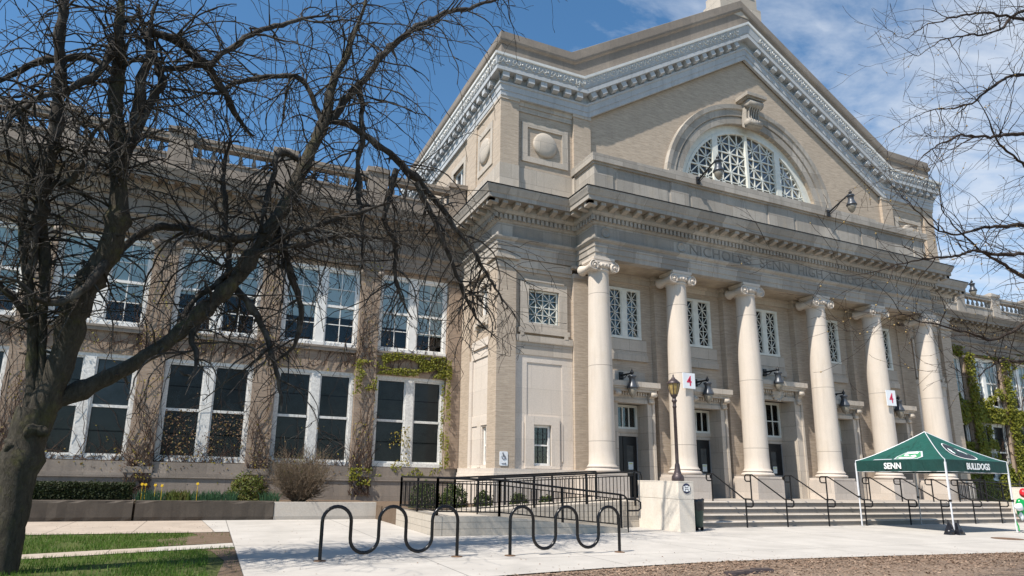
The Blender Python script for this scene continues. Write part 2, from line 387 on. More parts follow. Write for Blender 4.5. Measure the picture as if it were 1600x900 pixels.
# ---- entablature
ENT=[(-.3,9.32),(0,9.32),(0,9.50),(.03,9.51),(.03,9.72),(.06,9.73),(.06,9.88),(.12,9.92),(.16,9.98),(.16,10.02),(0,10.04),(0,10.58),(.05,10.60),(.08,10.65),(.10,10.66),(.10,10.86),(.19,10.88),(.24,10.95),(.26,10.97),(.26,11.2),(.66,11.2),(.66,11.37),(.69,11.39),(.72,11.48),(.77,11.60),(.77,11.66),(-.3,11.69)]
plan=lambda P,m,p,h,i:(P.x+m.x*p,P.y+m.y*p,h)
FL=[(.60,11.672),(.60,11.70),(.79,11.69),(.79,11.655),(.772,11.655)]
def flashing(path,e0,e1):
    mb=MB(); mb.sweep(path,FL,plan,e0,e1,caps=False); return mb
def entab(path,e0=None,e1=None,trim=(0,0)):
    mb=MB(); mb.sweep(path,ENT,plan,e0,e1)
    for i in range(len(path)-1):
        a=Vector(path[i]); b=Vector(path[i+1]); d=(b-a).normalized(); n=Vector((d.y,-d.x)); L=(b-a).length
        def ob(c,w,p0,p1,z0,z1,zf=None):
            q=[]
            for (s,p,z) in ((-1,p0,z0),(1,p0,z0),(1,p1,zf if zf else z0),(-1,p1,zf if zf else z0),(-1,p0,z1),(1,p0,z1),(1,p1,z1),(-1,p1,z1)):
                v=a+d*(c+s*w/2)+n*p; q.append((v.x,v.y,z))
            mb.hexa(q)
        # convex corners extend outwards
        def conv(j):
            if j<=0 or j>=len(path)-1: return 0
            u=(Vector(path[j])-Vector(path[j-1])).normalized(); v=(Vector(path[j+1])-Vector(path[j])).normalized()
            return 1 if u.x*v.y-u.y*v.x>0 else -1
        k0,k1=conv(i),conv(i+1)
        s0=-.16 if k0>0 else .24; s1=L+(.16 if k1>0 else -.24)
        n_=max(1,int((s1-s0)/.185))
        for k in range(n_+1): ob(s0+(s1-s0)*k/n_,.11,.098,.185,10.68,10.86)
        s0=-.5 if k0>0 else .72; s1=L+(.5 if k1>0 else -.72)
        if s1-s0>.3:
            n_=max(1,round((s1-s0)/.52))
            for k in range(n_+1): ob(s0+(s1-s0)*k/n_,.2,.258,.6,11.02,11.199,11.08)
    return mb
CEN=[(8.83,23.5),(8.83,Yp),(12.15,Yp),(12.15,Ye),(31.11,Ye),(31.11,Yp),(34.43,Yp),(34.43,23.5)]
entab(CEN,(-1,-1),(1,-1)).build('entablature',M['lime_grey'],SCH)
flashing(CEN,(-1,-1),(1,-1)).build('cornice_flashing',M['black_metal'],SCH)
both(entab([(-17,23.5),(8.83,23.5)],(0,-1),(-1,-1)),'wing_entablature',M['lime_wing'])
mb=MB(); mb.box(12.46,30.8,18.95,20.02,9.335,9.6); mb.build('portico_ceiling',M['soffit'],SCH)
# ---- lettering and paterae on the frieze
M['letter']=simple('shade_toned_lettering',(.245,.222,.195),.9,0,.1,8)  # letters stand proud; darker colour imitates the shade inside cut letters
for w_,x0,x1 in (('NICHOLAS',16.55,19.72),('SENN',20.22,21.92),('HIGH',22.40,23.82),('SCHOOL',24.30,26.57)):
    mb=MB(); add_text(mb,w_,.5,FRONT((x0+x1)/2,Ye-.006,10.31),.012,-.004,width=x1-x0,height=.40,space=1.05); mb.build('frieze_lettering',M['letter'],SCH)
for x in (12.62,16.12,27.15,30.64):
    mb=MB(); mb.lathe((x,Ye,10.31),[(.20,0),(.20,-.03),(.17,-.045),(.155,-.03),(.15,-.012),(.05,-.012),(.01,-.03)],24,'y'); mb.build('frieze_roundel',M['lime_grey'],SCH)
# ---- columns
def spiral(mb,cx,y,cz,r0,side,turns=1.9,rad=.026):
    pts=[]; n=26
    for i in range(n+1):
        t_=i/n; a=math.pi/2+side*(-1)*turns*2*math.pi*t_; r=r0*(1-t_)**.9+.035
        pts.append((cx+r*math.cos(a),y,cz+r*math.sin(a)))
    mb.tube(pts,[rad*(1-.4*i/n) for i in range(n+1)],5)
def column(x):
    mb=MB(); pr=[]
    for i in range(15):
        t_=i/14; z=1.84+(8.78-1.84)*t_; r=.462-.090*(t_**1.6)
        if i==0: pr+= [(.52,1.80),(.50,1.84),(.472,1.90)]
        else: pr.append((r,z))
    pr+=[(.372,8.80),(.41,8.82),(.42,8.85),(.41,8.88),(.375,8.89)]
    mb.lathe((x,Yc,0),pr,36); sh=mb.build('column',M['column'],SCH)
    mb=MB(); mb.box(x-.67,x+.67,18.38,19.74,.74,1.47); mb.box(x-.64,x+.64,18.42,19.74,1.47,1.51)
    mb.build('pedestal',M['pedestal'],sh)
    mb=MB(); mb.box(x-.61,x+.61,Yc-.59,Yc+.6,1.51,1.59)
    mb.lathe((x,Yc,0),[(.50,1.59),(.57,1.60),(.605,1.64),(.605,1.68),(.57,1.715),(.53,1.725),(.515,1.75),(.53,1.77),(.545,1.79),(.53,1.815),(.48,1.82)],36)
    mb.build('column_base',M['pedestal'],sh)
    mb=MB()
    mb.lathe((x,Yc,0),[(.37,8.88),(.40,8.92),(.46,8.98),(.48,9.04),(.46,9.10),(.40,9.12)],24)
    for k in range(20):
        a=2*math.pi*k/20; mb.sphere((x+.455*math.cos(a),Yc+.455*math.sin(a),9.0),.045,6,4,(1,1,1.5))
    for s in (-1,1):
        vx=x+s*.43; vz=8.965
        mb.lathe((vx,Yc,vz),[(.03,-.43),(.19,-.43),(.195,-.40),(.18,-.34),(.13,-.12),(.115,0),(.13,.12),(.18,.34),(.195,.40),(.19,.43),(.03,.43)],20,'y')
        for y in (Yc-.44,Yc+.44):
            spiral(mb,vx,y,vz,.165,s); mb.sphere((vx,y-.01 if y<Yc else y+.01,vz),.052,10,6)
    mb.box(x-.40,x+.40,Yc-.42,Yc+.42,9.10,9.175)
    mb.box(x-.43,x+.43,Yc-.40,Yc+.40,9.175,9.215); mb.box(x-.45,x+.45,Yc-.42,Yc+.42,9.215,9.318)
    mb.build('capital',M['column'],sh)
    return sh
COLX=[12.51,16.08,19.62,23.64,27.18,30.75]
c0=column(COLX[0])
for x in COLX[1:]: dup(c0,(x-COLX[0],0,0))
# ---- back wall of the portico
BAY=[(14.30,.67,4.18,20.3),(17.85,.67,4.18,20.3),(21.63,.97,4.75,20.45),(25.41,.67,4.18,20.3),(28.96,.67,4.18,20.3)]
ops=[]
for c,w,t_,yd in BAY: ops+=[(c-w-.02,c+w+.02,.74,t_),(c-.78,c+.78,6.72,8.76)]
mb=MB(); wall(mb,12.9,30.36,.74,9.335,Yb,20.25,ops)
for x in COLX[1:-1]: mb.box(x-.5,x+.5,19.72,Yb+.01,1.66,8.97)
mb.build('portico_back_wall',M['brick'],SCH)
mb=MB()
prev=12.96
for x in COLX[1:-1]+[30.8]:
    x1=min(x-.5,30.3)
    mb.box(prev,x1,19.93,20.02,9.0,9.33); mb.box(prev,x1,19.87,19.94,9.18,9.332)
    prev=x+.5
    mb.build('wall_moulding',M['lime'],SCH); mb=MB()
for x in COLX[1:-1]:
    mb=MB()
    mb.box(x-.53,x+.53,19.69,20.01,8.97,9.10); mb.box(x-.5,x+.5,19.72,20.0,9.10,9.2); mb.box(x-.58,x+.58,19.64,20.012,9.2,9.331)
    mb.build('pier_capital',M['lime'],SCH); mb=MB()
    mb.box(x-.55,x+.55,19.67,20.005,.742,1.45); mb.box(x-.52,x+.52,19.70,20.008,1.45,1.66); pass
    mb.build('pier_base',M['lime'],SCH)
for c,w,t_,yd in BAY:
    mb=MB()
    mb.box(c-1.0,c+1.0,19.955,20.05,6.26,6.70); mb.box(c-1.02,c+1.02,19.90,20.06,5.86,6.10); mb.box(c-1.0,c+1.0,19.94,20.055,6.10,6.24)
    mb.box(c-.85,c+.85,19.93,20.04,t_+.85,t_+1.25)
    mb.build('window_apron',M['lime'],SCH)
def bracket_profile(y0,z0,z1,d):
    return [(y0,z0),(y0-d*.35,z0),(y0-d*.45,z0+.08),(y0-d*.4,z0+(z1-z0)*.45),(y0-d*.75,z0+(z1-z0)*.7),(y0-d,z1-.06),(y0-d,z1),(y0,z1)]
for bi,(c,w,t_,yd) in enumerate(BAY):
    mid=bi==2; j=.38 if mid else .27; h0=t_+.42
    mb=MB()
    for s in (-1,1):
        a,b=sorted((c+s*w,c+s*(w+j))); mb.box(a,b,19.6,yd+.1,.74,t_)
        a,b=sorted((c+s*(w+j-.07),c+s*(w+j+.03))); mb.box(a,b,19.55,19.63,.74,t_+.02)
        mb.prism(bracket_profile(19.6,t_-.12 if mid else t_+.02,h0,.26),lambda y,z,x=c+s*(w+j*.5)-.11:(x,y,z),lambda y,z,x=c+s*(w+j*.5)+.11:(x,y,z))
        mb.lathe((c+s*(w+j*.5)-.12,19.38,h0-.10),[(.02,0),(.085,0),(.085,.24),(.02,.24)],12,'x')
        mb.lathe((c+s*(w+j*.5)-.12,19.53,t_+(.0 if mid else .06)),[(.02,0),(.06,0),(.06,.24),(.02,.24)],12,'x')
    mb.box(c-w-j,c+w+j,19.605,yd+.1,t_,t_+.16); mb.box(c-w-j+.02,c+w+j-.02,19.66,20.05,t_+.16,h0)
    hw=w+j+.14
    mb.box(c-hw+.08,c+hw-.08,19.42,20.04,h0,h0+.09); mb.box(c-hw+.03,c+hw-.03,19.36,20.03,h0+.09,h0+.16); mb.box(c-hw,c+hw,19.30,20.02,h0+.16,h0+.36)
    n_=int(2*(w+.05)/.115)
    for k in range(n_): 
        x=c-(w+.02)+k*.115
        if abs(x-c)>.3 or not mid: mb.box(x,x+.06,19.56,19.68,h0-.14,h0-.01)
    if mid:
        mb.lathe((c,19.66,h0-.16),[(.30,0),(.31,-.10),(.26,-.15),(.22,-.11),(.18,-.11),(.12,-.17),(.01,-.20)],20,'y')
        for k in range(14):
            a=2*math.pi*k/14; mb.sphere((c+.30*math.cos(a),19.55,h0-.16+.28*math.sin(a)),.06,7,5)
        for s in (-1,1): spiral(mb,c+s*.42,19.62,h0-.2,.12,s,1.4,.03)
    sur=mb.build('door_surround',M['lime'],SCH)
    # transom and doors
    mb=MB(); zb0=3.28; zt=t_-.12
    mb.box(c-w,c+w,yd-.03,yd+.05,2.99,3.14); mb.box(c-w,c+w,yd-.07,yd+.05,3.14,3.26)
    mb.build('door_lintel',M['lime'],SCH)
    mb=MB()
    a,b=c-w,c+w
    for q in ((a,b,zb0-.02,zb0+.06),(a,b,t_-.09,t_)): mb.box(q[0],q[1],yd-.04,yd+.02,q[2],q[3])
    for q in ((a,a+.08),(b-.08,b)): mb.box(q[0],q[1],yd-.04,yd+.02,zb0+.06,t_-.09)
    n_=5 if mid else 4
    for k in range(1,n_):
        x=a+.08+(b-a-.16)*k/n_; mb.box(x-.018,x+.018,yd-.03,yd+.01,zb0+.06,t_-.09)
    if mid: mb.box(a+.08,b-.08,yd-.029,yd+.009,3.93,3.97)
    tr=mb.build('transom_window',M['lattice'],SCH)
    mb=MB(); mb.box(a+.08,b-.08,yd+.02,yd+.03,zb0+.06,t_-.09); mb.build('pane',M['glass'],tr)
    mb=MB(); mb.box(a-.05,b+.05,yd+.22,yd+.3,.74,t_+.1); mb.build('dark_hallway',M['dark'],SCH)
    for s in (-1,1):
        x0,x1=sorted((c+s*.015,c+s*(w-.03)))
        mb=MB(); wall(mb,x0,x1,.75,2.98,yd,yd+.06,[((x0+x1)/2-.15,(x0+x1)/2+.15,1.5,2.65)])
        d=mb.build('door',M['door'],SCH)
        mb=MB(); mb.box((x0+x1)/2-.15,(x0+x1)/2+.15,yd+.02,yd+.035,1.5,2.65); mb.build('door_pane',M['door_glass'],d)
        mb=MB(); mb.box(x0+.05,x1-.05,yd-.05,yd-.02,1.62,1.66); mb.build('push_bar',M['alu'],d)
        if s==1:
            mb=MB(); mb.box(x1-.015,x1+.012,yd-.03,yd,.76,2.97); mb.build('door_edge_strip',M['alu'],d)
            if bi<3:
                mb=MB(); mb.box((x0+x1)/2-.11,(x0+x1)/2+.11,yd-.012,yd-.004,1.75,2.03); pp=mb.build('paper_notice',M['paper'],d)
                mb=MB(); mb.box((x0+x1)/2-.08,(x0+x1)/2+.08,yd-.016,yd-.013,1.95,1.99); mb.build('yellow_heading',M['yellow_print'],pp)
            if mid:
                mb=MB(); mb.box(x0+.02,x1-.02,yd-.012,yd-.004,1.05,1.45); pp=mb.build('taped_notice',M['paper'],d)
                mb=MB()
                for k in range(6): mb.box(x0+.07,x1-.07,yd-.016,yd-.013,1.12+k*.05,1.14+k*.05)
                mb.build('notice_text',M['grey_print'],pp)
# ---- high lattice windows
def lattice_window(c):
    mb=MB(); x0,x1,z0,z1=c-.78,c+.78,6.72,8.76
    for q in ((x0,x1,z0,z0+.10),(x0,x1,z1-.10,z1)): mb.box(q[0],q[1],19.95,20.06,q[2],q[3])
    for q in ((x0,x0+.11),(c-.12,c+.12),(x1-.11,x1)): mb.box(q[0],q[1],19.96,20.055,z0+.1,z1-.1)
    for a,b in ((x0+.11,c-.12),(c+.12,x1-.11)):
        mb.box(a,a+.035,19.985,20.04,z0+.1,z1-.1); mb.box(b-.035,b,19.985,20.04,z0+.1,z1-.1)
        for k in range(3):
            h=(z1-z0-.2)/3; ujack(mb,a+.035,b-.035,z0+.1+k*h,z0+.1+(k+1)*h,20.0)
            mb.box(a+.035,b-.035,20.0-.002,20.031,z0+.09+k*h,z0+.11+k*h)
    f=mb.build('lattice_window',M['lattice'],SCH)
    mb=MB(); mb.box(x0+.1,x1-.1,20.06,20.07,z0+.1,z1-.1); mb.build('pane',M['glass'],f)
    mb=MB(); mb.box(x0,x1,20.3,20.32,z0,z1); mb.build('backing',M['dark'],f)
    return f
w0=lattice_window(BAY[0][0])
for b in BAY[1:]: dup(w0,(b[0]-BAY[0][0],0,0))
# ---- end pavilions (built on the left, mirrored on the right)
mb=MB()
wall(mb,9.55,12.05,1.66,9.33,20.1,20.45,[(10.15,11.42,6.92,8.2),(10.37,11.07,1.78,3.22)])
mb.box(8.84,9.59,Yp,20.7,1.66,8.85); mb.box(12.0,12.95,Yp,20.4,1.66,8.85)
mb.box(8.85,9.35,22.55,23.46,1.66,9.33)
both(mb,'pavilion_brickwork',M['brick'])
mb=MB()
mb.box(8.82,9.61,Yp-.02,20.72,8.85,9.02); mb.box(8.80,9.63,Yp-.04,20.74,9.02,9.10); mb.box(8.84,9.6,Yp,20.7,9.10,9.2); mb.box(8.73,9.70,Yp-.12,20.8,9.2,9.31)
mb.box(12.0,12.99,Yp-.02,20.42,8.85,9.02); mb.box(11.9,13.03,Yp-.1,20.42,9.2,9.312)
mb.box(9.61,11.99,20.0,20.3,9.0,9.3); mb.box(9.61,11.99,20.05,20.3,8.86,9.0)
wall(mb,9.80,11.77,6.62,8.5,20.02,20.14,[(10.15,11.42,6.92,8.2)]); mb.box(9.72,11.85,19.97,20.15,6.52,6.70); mb.box(9.95,11.62,19.98,20.15,8.5,8.56)
for x in (9.80,11.62): mb.box(x,x+.15,19.96,20.13,6.40,6.55)
mb.box(9.62,11.98,19.97,20.12,6.18,6.42); mb.box(9.60,11.99,20.02,20.12,6.06,6.18); mb.box(9.62,11.98,20.04,20.12,5.72,6.06)
both(mb,'pavilion_trim',M['lime'])
mb=MB()
wall(mb,9.60,11.99,1.67,5.72,20.07,20.16,[(10.10,11.55,1.8,5.45),]); wall(mb,10.10,11.55,1.8,5.45,20.095,20.16,[(10.37,11.07,1.8,3.22)])
wall(mb,10.03,11.41,1.69,3.52,20.02,20.15,[(10.37,11.07,1.78,3.22)])
for x in (9.93,11.5): mb.box(x,x+.05,20.05,20.14,1.95,3.3)
mb.box(8.74,13.06,Yp-.10,20.5,.0,1.42); mb.box(8.77,13.03,Yp-.07,20.5,1.42,1.52); mb.box(8.80,13.0,Yp-.04,20.5,1.52,1.675)
mb.box(8.74,9.3,20.5,23.4,0,1.42); mb.box(8.77,9.3,20.5,23.42,1.42,1.52); mb.box(8.80,9.3,20.5,23.43,1.52,1.675)
# side face
wall(mb,20.7,22.56,1.68,6.42,8.93,9.3,[(20.95,21.35,1.8,3.15)],'y')
mb.box(8.86,9.0,20.7,22.3,6.1,6.42); mb.box(8.89,9.0,20.7,22.3,5.72,5.95)
wall(mb,22.28,22.56,1.68,5.72,8.86,8.95,[],'y'); wall(mb,20.72,22.28,3.2,3.55,8.90,8.95,[],'y'); wall(mb,21.42,21.75,1.7,3.2,8.90,8.95,[],'y')
both(mb,'pavilion_stone_panel',M['lime_pale'])
mb=MB(); wall(mb,20.7,22.56,6.42,9.33,8.95,9.3,[(20.95,21.65,7.3,8.5)],'y')
both(mb,'pavilion_side_brickwork',M['brick'])
mb=MB(); wall(mb,20.78,21.95,7.05,8.75,8.87,8.97,[(20.95,21.65,7.3,8.5)],'y'); mb.box(8.80,8.96,20.72,22.05,6.98,7.12)
for y in (20.75,21.9): mb.box(8.80,8.95,y,y+.14,6.85,6.98)
mb.box(8.80,9.0,20.72,23.4,8.95,9.315)
both(mb,'pavilion_side_trim',M['lime'])
mb=MB()
for q in ((10.15,11.42,6.92,6.98),(10.15,11.42,8.13,8.2)): mb.box(q[0],q[1],20.13,20.2,q[2],q[3])
for q in ((10.15,10.21),(11.36,11.42)): mb.box(q[0],q[1],20.13,20.2,6.98,8.13)
for i in range(2):
    for k in range(2): ujack(mb,10.21+i*.575,10.21+(i+1)*.575,6.98+k*.575,6.98+(k+1)*.575,20.15,.026)
mb.box(10.765,10.805,20.145,20.185,6.98,8.13); mb.box(10.21,11.36,20.146,20.186,7.535,7.575)
a=mb.build('square_lattice_window',M['lattice'],SCH); b=mirror(mb).build('square_lattice_window',M['lattice'],SCH)
p1=MB(); p1.box(10.2,11.37,20.21,20.22,6.97,8.14); p2=MB(); p2.box(10.1,11.45,20.34,20.36,6.9,8.25)
for f,fn in ((a,lambda q:q),(b,mirror)): fn(p1).build('pane',M['glass'],f); fn(p2).build('blind',M['blind_green'],f)
mb=MB()
mb.box(10.37,10.45,20.14,20.22,1.78,3.22); mb.box(10.99,11.07,20.14,20.22,1.78,3.22); mb.box(10.45,10.99,20.14,20.22,3.13,3.22); mb.box(10.45,10.99,20.14,20.22,1.78,1.88)
mb.box(10.455,10.985,20.16,20.2,2.48,2.53)
a=mb.build('narrow_window',M['white'],SCH); b=mirror(mb).build('narrow_window',M['white'],SCH)
p1=MB(); p1.box(10.44,11.0,20.205,20.215,1.86,3.14); p2=MB(); p2.box(10.3,11.1,20.3,20.32,1.7,3.3)
p3=MB()
for x in (10.62,10.82): p3.box(x-.012,x+.012,20.185,20.2,1.88,3.13)
for z in (2.1,2.3,2.72,2.92): p3.box(10.45,10.99,20.186,20.199,z-.01,z+.01)
for f,fn in ((a,lambda q:q),(b,mirror)): fn(p1).build('pane',M['glass'],f); fn(p2).build('backing',M['screen'],f); fn(p3).build('muntins',M['screen'],f)
for y0,y1,z0,z1,nm in ((20.95,21.35,1.8,3.15,'side_slit_window'),(20.95,21.65,7.3,8.5,'side_window')):
    mb=MB(); mb.box(9.02,9.1,y0,y0+.07,z0,z1); mb.box(9.02,9.1,y1-.1,y1,z0,z1); mb.box(9.02,9.1,y0+.07,y1-.1,z1-.08,z1); mb.box(9.02,9.1,y0+.07,y1-.1,z0,z0+.08); zm=(z0+z1)/2; mb.box(9.025,9.09,y0+.07,y1-.1,zm-.03,zm+.03)
    a=mb.build(nm,M['white'],SCH); b=mirror(mb).build(nm,M['white'],SCH)
    p1=MB(); p1.box(9.1,9.11,y0+.05,y1-.05,z0+.05,z1-.05); p2=MB(); p2.box(9.22,9.24,y0-.05,y1+.05,z0-.05,z1+.05)
    for f,fn in ((a,lambda q:q),(b,mirror)): fn(p1).build('pane',M['glass'],f); fn(p2).build('backing',M['screen' if z0<4 else 'blind_green'],f)
# ---- portico attic
mb=MB(); mb.box(12.16,31.10,Ye,20.06,11.66,13.10)
for a,b in ((12.16,13.0),(15.72,16.62),(20.9,22.36),(26.64,27.54),(30.26,31.10)): mb.box(a+.003 if a<13 else a,b-.003 if b>31 else b,Ye-.035,Ye+.01,11.70,13.06)
for a,b in ((13.15,15.57),(16.77,20.75),(22.51,26.49),(27.69,30.11)):
    mb.box(a,b,Ye-.02,Ye+.01,12.0,12.86)
mb.box(12.04,31.22,Ye-.15,20.075,13.10,13.42); mb.box(12.10,31.16,Ye-.08,20.07,13.02,13.098)
mb.box(15.6,27.6,Ye-.13,20.078,13.42,13.52)
mb.build('portico_attic',M['lime_grey'],SCH)
# ---- upper block
mb=MB(); mb.box(8.87,9.64,Yp,20.6,13.0,15.84); mb.box(12.10,12.9,Yp,20.3,13.0,15.84); wall(mb,9.6,12.12,13.0,15.84,20.08,20.4,[])
mb.box(8.92,9.3,20.6,22.4,13.0,15.84); mb.box(8.87,9.3,22.4,23.5,13.0,15.84); wall(mb,23.5,32,12.2,15.84,8.95,9.3,[(23.95,25.3,12.9,14.9)],'y')
both(mb,'upper_brickwork',M['brick'])
mb=MB(); mb.box(8.85,9.66,Yp-.02,20.62,11.67,13.0); mb.box(12.08,12.92,Yp-.02,20.3,11.67,13.0); mb.box(9.66,12.08,20.06,20.4,11.67,13.03); mb.box(8.88,9.3,20.62,23.5,11.67,13.0)
wall(mb,9.82,11.88,13.32,15.0,20.03,20.12,[(10.08,11.62,13.55,14.80)])
wall(mb,20.75,22.25,13.32,15.2,8.88,8.94,[(20.95,22.05,13.55,14.95)],'y')
mb.box(8.84,9.67,Yp-.03,20.63,15.70,15.83); mb.box(12.07,12.93,Yp-.03,20.3,15.70,15.83); mb.box(9.67,12.07,20.0,20.2,15.62,15.835); mb.box(9.67,12.07,20.04,20.2,15.4,15.62)
mb.box(8.86,9.2,20.64,23.5,15.70,15.832)
wall(mb,23.7,25.55,12.7,15.15,8.90,8.98,[(23.95,25.3,12.9,14.9)],'y')
both(mb,'upper_trim',M['lime'])
mb=MB(); mb.lathe((10.85,20.09,14.17),[(.52,.02),(.52,-.07),(.46,-.11),(.25,-.14),(.01,-.15)],32,'y'); both(mb,'stone_disc',M['lime'])
mb=MB(); mb.lathe((8.93,21.5,14.2),[(.52,.02),(.52,-.07),(.46,-.11),(.25,-.14),(.01,-.15)],32,'x')
both(mb,'stone_disc',M['lime'])
mb=MB(); mb.box(9.06,9.12,23.95,24.07,12.9,14.9); mb.box(9.06,9.12,25.18,25.3,12.9,14.9); mb.box(9.06,9.12,24.07,25.18,14.78,14.9); mb.box(9.06,9.12,24.58,24.67,12.9,14.78)
a=mb.build('attic_window',M['white'],SCH); p1=MB(); p1.box(9.12,9.14,23.98,25.28,12.9,14.88); p1.build('pane',M['screen'],a)
# tympanum
ZC=13.6
def rake(x): return 15.82+max(0,(5.38/8.83)*(8.83-abs(x-CX)))
mb=MB(); n_=88; xs=[12.88+(30.38-12.88)*i/n_ for i in range(n_+1)]
xs=sorted(set(xs+[CX-4.13,CX+4.13,CX]))
low=lambda x: ZC+math.sqrt(max(0,4.13**2-(x-CX)**2)) if abs(x-CX)<4.13 else 13.0
vs=[]
for x in xs: vs+=[(x,20.08,low(x)),(x,20.08,rake(x)+.1),(x,20.35,low(x)),(x,20.35,rake(x)+.1)]
fs=[]
for i in range(len(xs)-1):
    a=4*i; b=a+4; fs+=[(a,b,b+1,a+1),(a+2,a,b,b+2)] if True else []
mb.add(vs,fs); mb.build('tympanum',M['brick'],SCH)
arc=[(CX+math.cos(a)*4.13,ZC+math.sin(a)*4.13) for a in [R(-9+198*i/48) for i in range(49)]]
mb=MB(); mb.sweep(arc,[(0,-.15),(0,.04),(.30,.06),(.32,.02),(.36,.02),(.38,.09),(.66,.10),(.70,.16),(.90,.18),(.92,-.02)],lambda P,m,p,h,i:(P.x+m.x*p,20.06-h,P.y+m.y*p))
mb.build('arch_surround',M['lime_grey'],SCH)
mb=MB(); mb.prism([(19.5,17.55),(19.62,17.45),(19.85,17.45),(20.0,17.6),(20.06,18.76),(19.52,18.76),(19.5,18.62),(19.68,18.3),(19.72,17.9)],lambda y,z:(CX-.36,y,z),lambda y,z:(CX+.36,y,z))
for s in (-1,1):
    mb.lathe((CX-.42,19.56,18.56),[(.02,0),(.19,0),(.19,.84),(.02,.84)],16,'x'); mb.lathe((CX-.42,19.66,17.62),[(.02,0),(.17,0),(.17,.84),(.02,.84)],16,'x'); break
for k in range(5): mb.tube([(CX-.28+k*.14,19.45,18.5),(CX-.28+k*.14,19.62,18.2),(CX-.28+k*.14,19.66,17.9),(CX-.28+k*.14,19.54,17.7)],.045,6)
mb.box(CX-.50,CX+.50,19.42,20.05,18.76,18.84); mb.box(CX-.60,CX+.60,19.32,20.06,18.84,19.0)
mb.build('keystone_bracket',M['lime_grey'],SCH)
# lunette
mb=MB(); arc2=[(CX+math.cos(a)*3.70,ZC+math.sin(a)*3.70) for a in [R(-4+188*i/48) for i in range(49)]]
mb.sweep(arc2,[(0,-.06),(0,.06),(.12,.06),(.13,.03),(.45,.03),(.45,-.06)],lambda P,m,p,h,i:(P.x+m.x*p,20.27-h,P.y+m.y*p))
for x,w in ((-1.9,.16),(1.9,.16),(0,.07)):
    mb.box(CX+x-w,CX+x+w,20.2,20.33,13.3,ZC+math.sqrt(3.75**2-x*x))
cl=(3.74**2,CX,ZC)
for i in range(-4,4):
    for k in range(5):
        ujack(mb,CX+i*.95,CX+(i+1)*.95,13.36+k*.95,13.36+(k+1)*.95,20.29,.045,clip=cl,ybar=.04)
for i in (-3,-1,1,3):
    h=math.sqrt(max(0,3.74**2-(i*.95)**2)); mb.box(CX+i*.95-.03,CX+i*.95+.03,20.28,20.325,13.3,ZC+h)
for k in range(1,4):
    z=13.36+k*.95; h=math.sqrt(3.74**2-(z-ZC)**2); t_=.075 if k==1 else .03; mb.box(CX-h,CX+h,20.275,20.332,z-t_,z+t_)
f=mb.build('lunette_window',M['lattice'],SCH)
mb=MB(); mb.prism([(x,z) for x,z in [(CX+math.cos(R(a))*3.72,ZC+math.sin(R(a))*3.72) for a in range(-4,185,4)]],lambda x,z:(x,20.335,z),lambda x,z:(x,20.345,z)); mb.build('pane',M['glass_dim'],f)
mb=MB(); mb.box(CX-4.3,CX+4.3,20.8,20.82,13.0,18.0); mb.build('backing',M['dark'],f)
# ---- pediment cornice
Yq=19.92
PATH=[(8.87,15.82),(12.80,15.82),(CX,21.2),(2*CX-12.80,15.82),(2*CX-8.87,15.82)]
def elev(P,m,p,h,i):  # p: height above the path, h: projection
    x=P.x+m.x*p; z=P.y+m.y*p
    if i==0: x-=h
    if i==4: x+=h
    return (x,Yq-h,z)
# travel left to right puts the right-hand normal downwards, so travel right to left
PREV=PATH[::-1]
def elev2(P,m,p,h,i):
    x=P.x+m.x*p; z=P.y+m.y*p
    if i==4: x-=h
    if i==0: x+=h
    return (x,Yq-h,z)
PC=[(0,-.1),(0,.03),(.2,.035),(.2,.06),(.44,.065),(.46,.11),(.53,.12),(.55,.005),(.86,.005),(.86,.33),(1.02,.335),(1.03,.31),(1.08,.35),(1.09,.33)]
PC2=[(1.085,.33),(1.12,.335),(1.38,.385),(1.42,.38),(1.43,.2)]
PC3=[(1.415,.2),(1.415,.415),(1.44,.43),(1.53,.44),(1.54,.0)]
mb=MB(); mb.sweep(PREV,PC+PC2,elev2)
# returns along the sides of the gable block
def side_sweep(prof,mb):
    o=MB(); n=len(prof); vs=[]
    for y in (Yq,33): 
        for (p,h) in prof: vs.append((8.87-h,y-(h if y<30 else 0),15.82+p))
    fs=[(j,j+1,n+j+1,n+j) for j in range(n-1)]
    mb.add(vs,fs); mb.add([(2*CX-x,y,z) for x,y,z in vs],[f[::-1] for f in fs])
side_sweep(PC+PC2,mb)
mg=MB(); mg.sweep(PREV,PC3,elev2); side_sweep(PC3,mg); mg.build('white_gutter_moulding',M['white'],SCH)
# modillions
def omod(mb,cx_,cz,ang,w,h0,h1,p0,p1):
    ca,sa=math.cos(ang),math.sin(ang); q=[]
    for (s,hh,pp) in ((-1,h0,p0),(1,h0,p0),(1,h0+.07,p1),(-1,h0+.07,p1),(-1,h1,p0),(1,h1,p0),(1,h1,p1),(-1,h1,p1)):
        q.append((cx_+ca*s*w/2-sa*hh,Yq-pp,cz+sa*s*w/2+ca*hh))
    mb.hexa(q)
ang=math.atan2(5.38,8.83)
for side in (-1,1):
    for k in range(7): omod(mb,CX+side*(CX-8.95-k*.55+.0),15.82,0,.27,.56,.86,.0,.285)
    L=math.hypot(8.83,5.38); n_=17
    for k in range(1,n_+1):
        d=L*k/(n_+.6); omod(mb,CX+side*(8.83-d*math.cos(ang)),15.82+d*math.sin(ang),-side*ang,.27,.56,.86,.0,.285)
for k in range(20):
    y=20.35+k*.58
    for xm in (0,1):
        b_=MB(); b_.box(8.87-.285,8.87-.0,y,y+.27,16.42,16.68)
        if xm: b_=mirror(b_)
        mb.add(b_.v,b_.f)
mb.build('pediment_cornice',M['copper'],SCH)
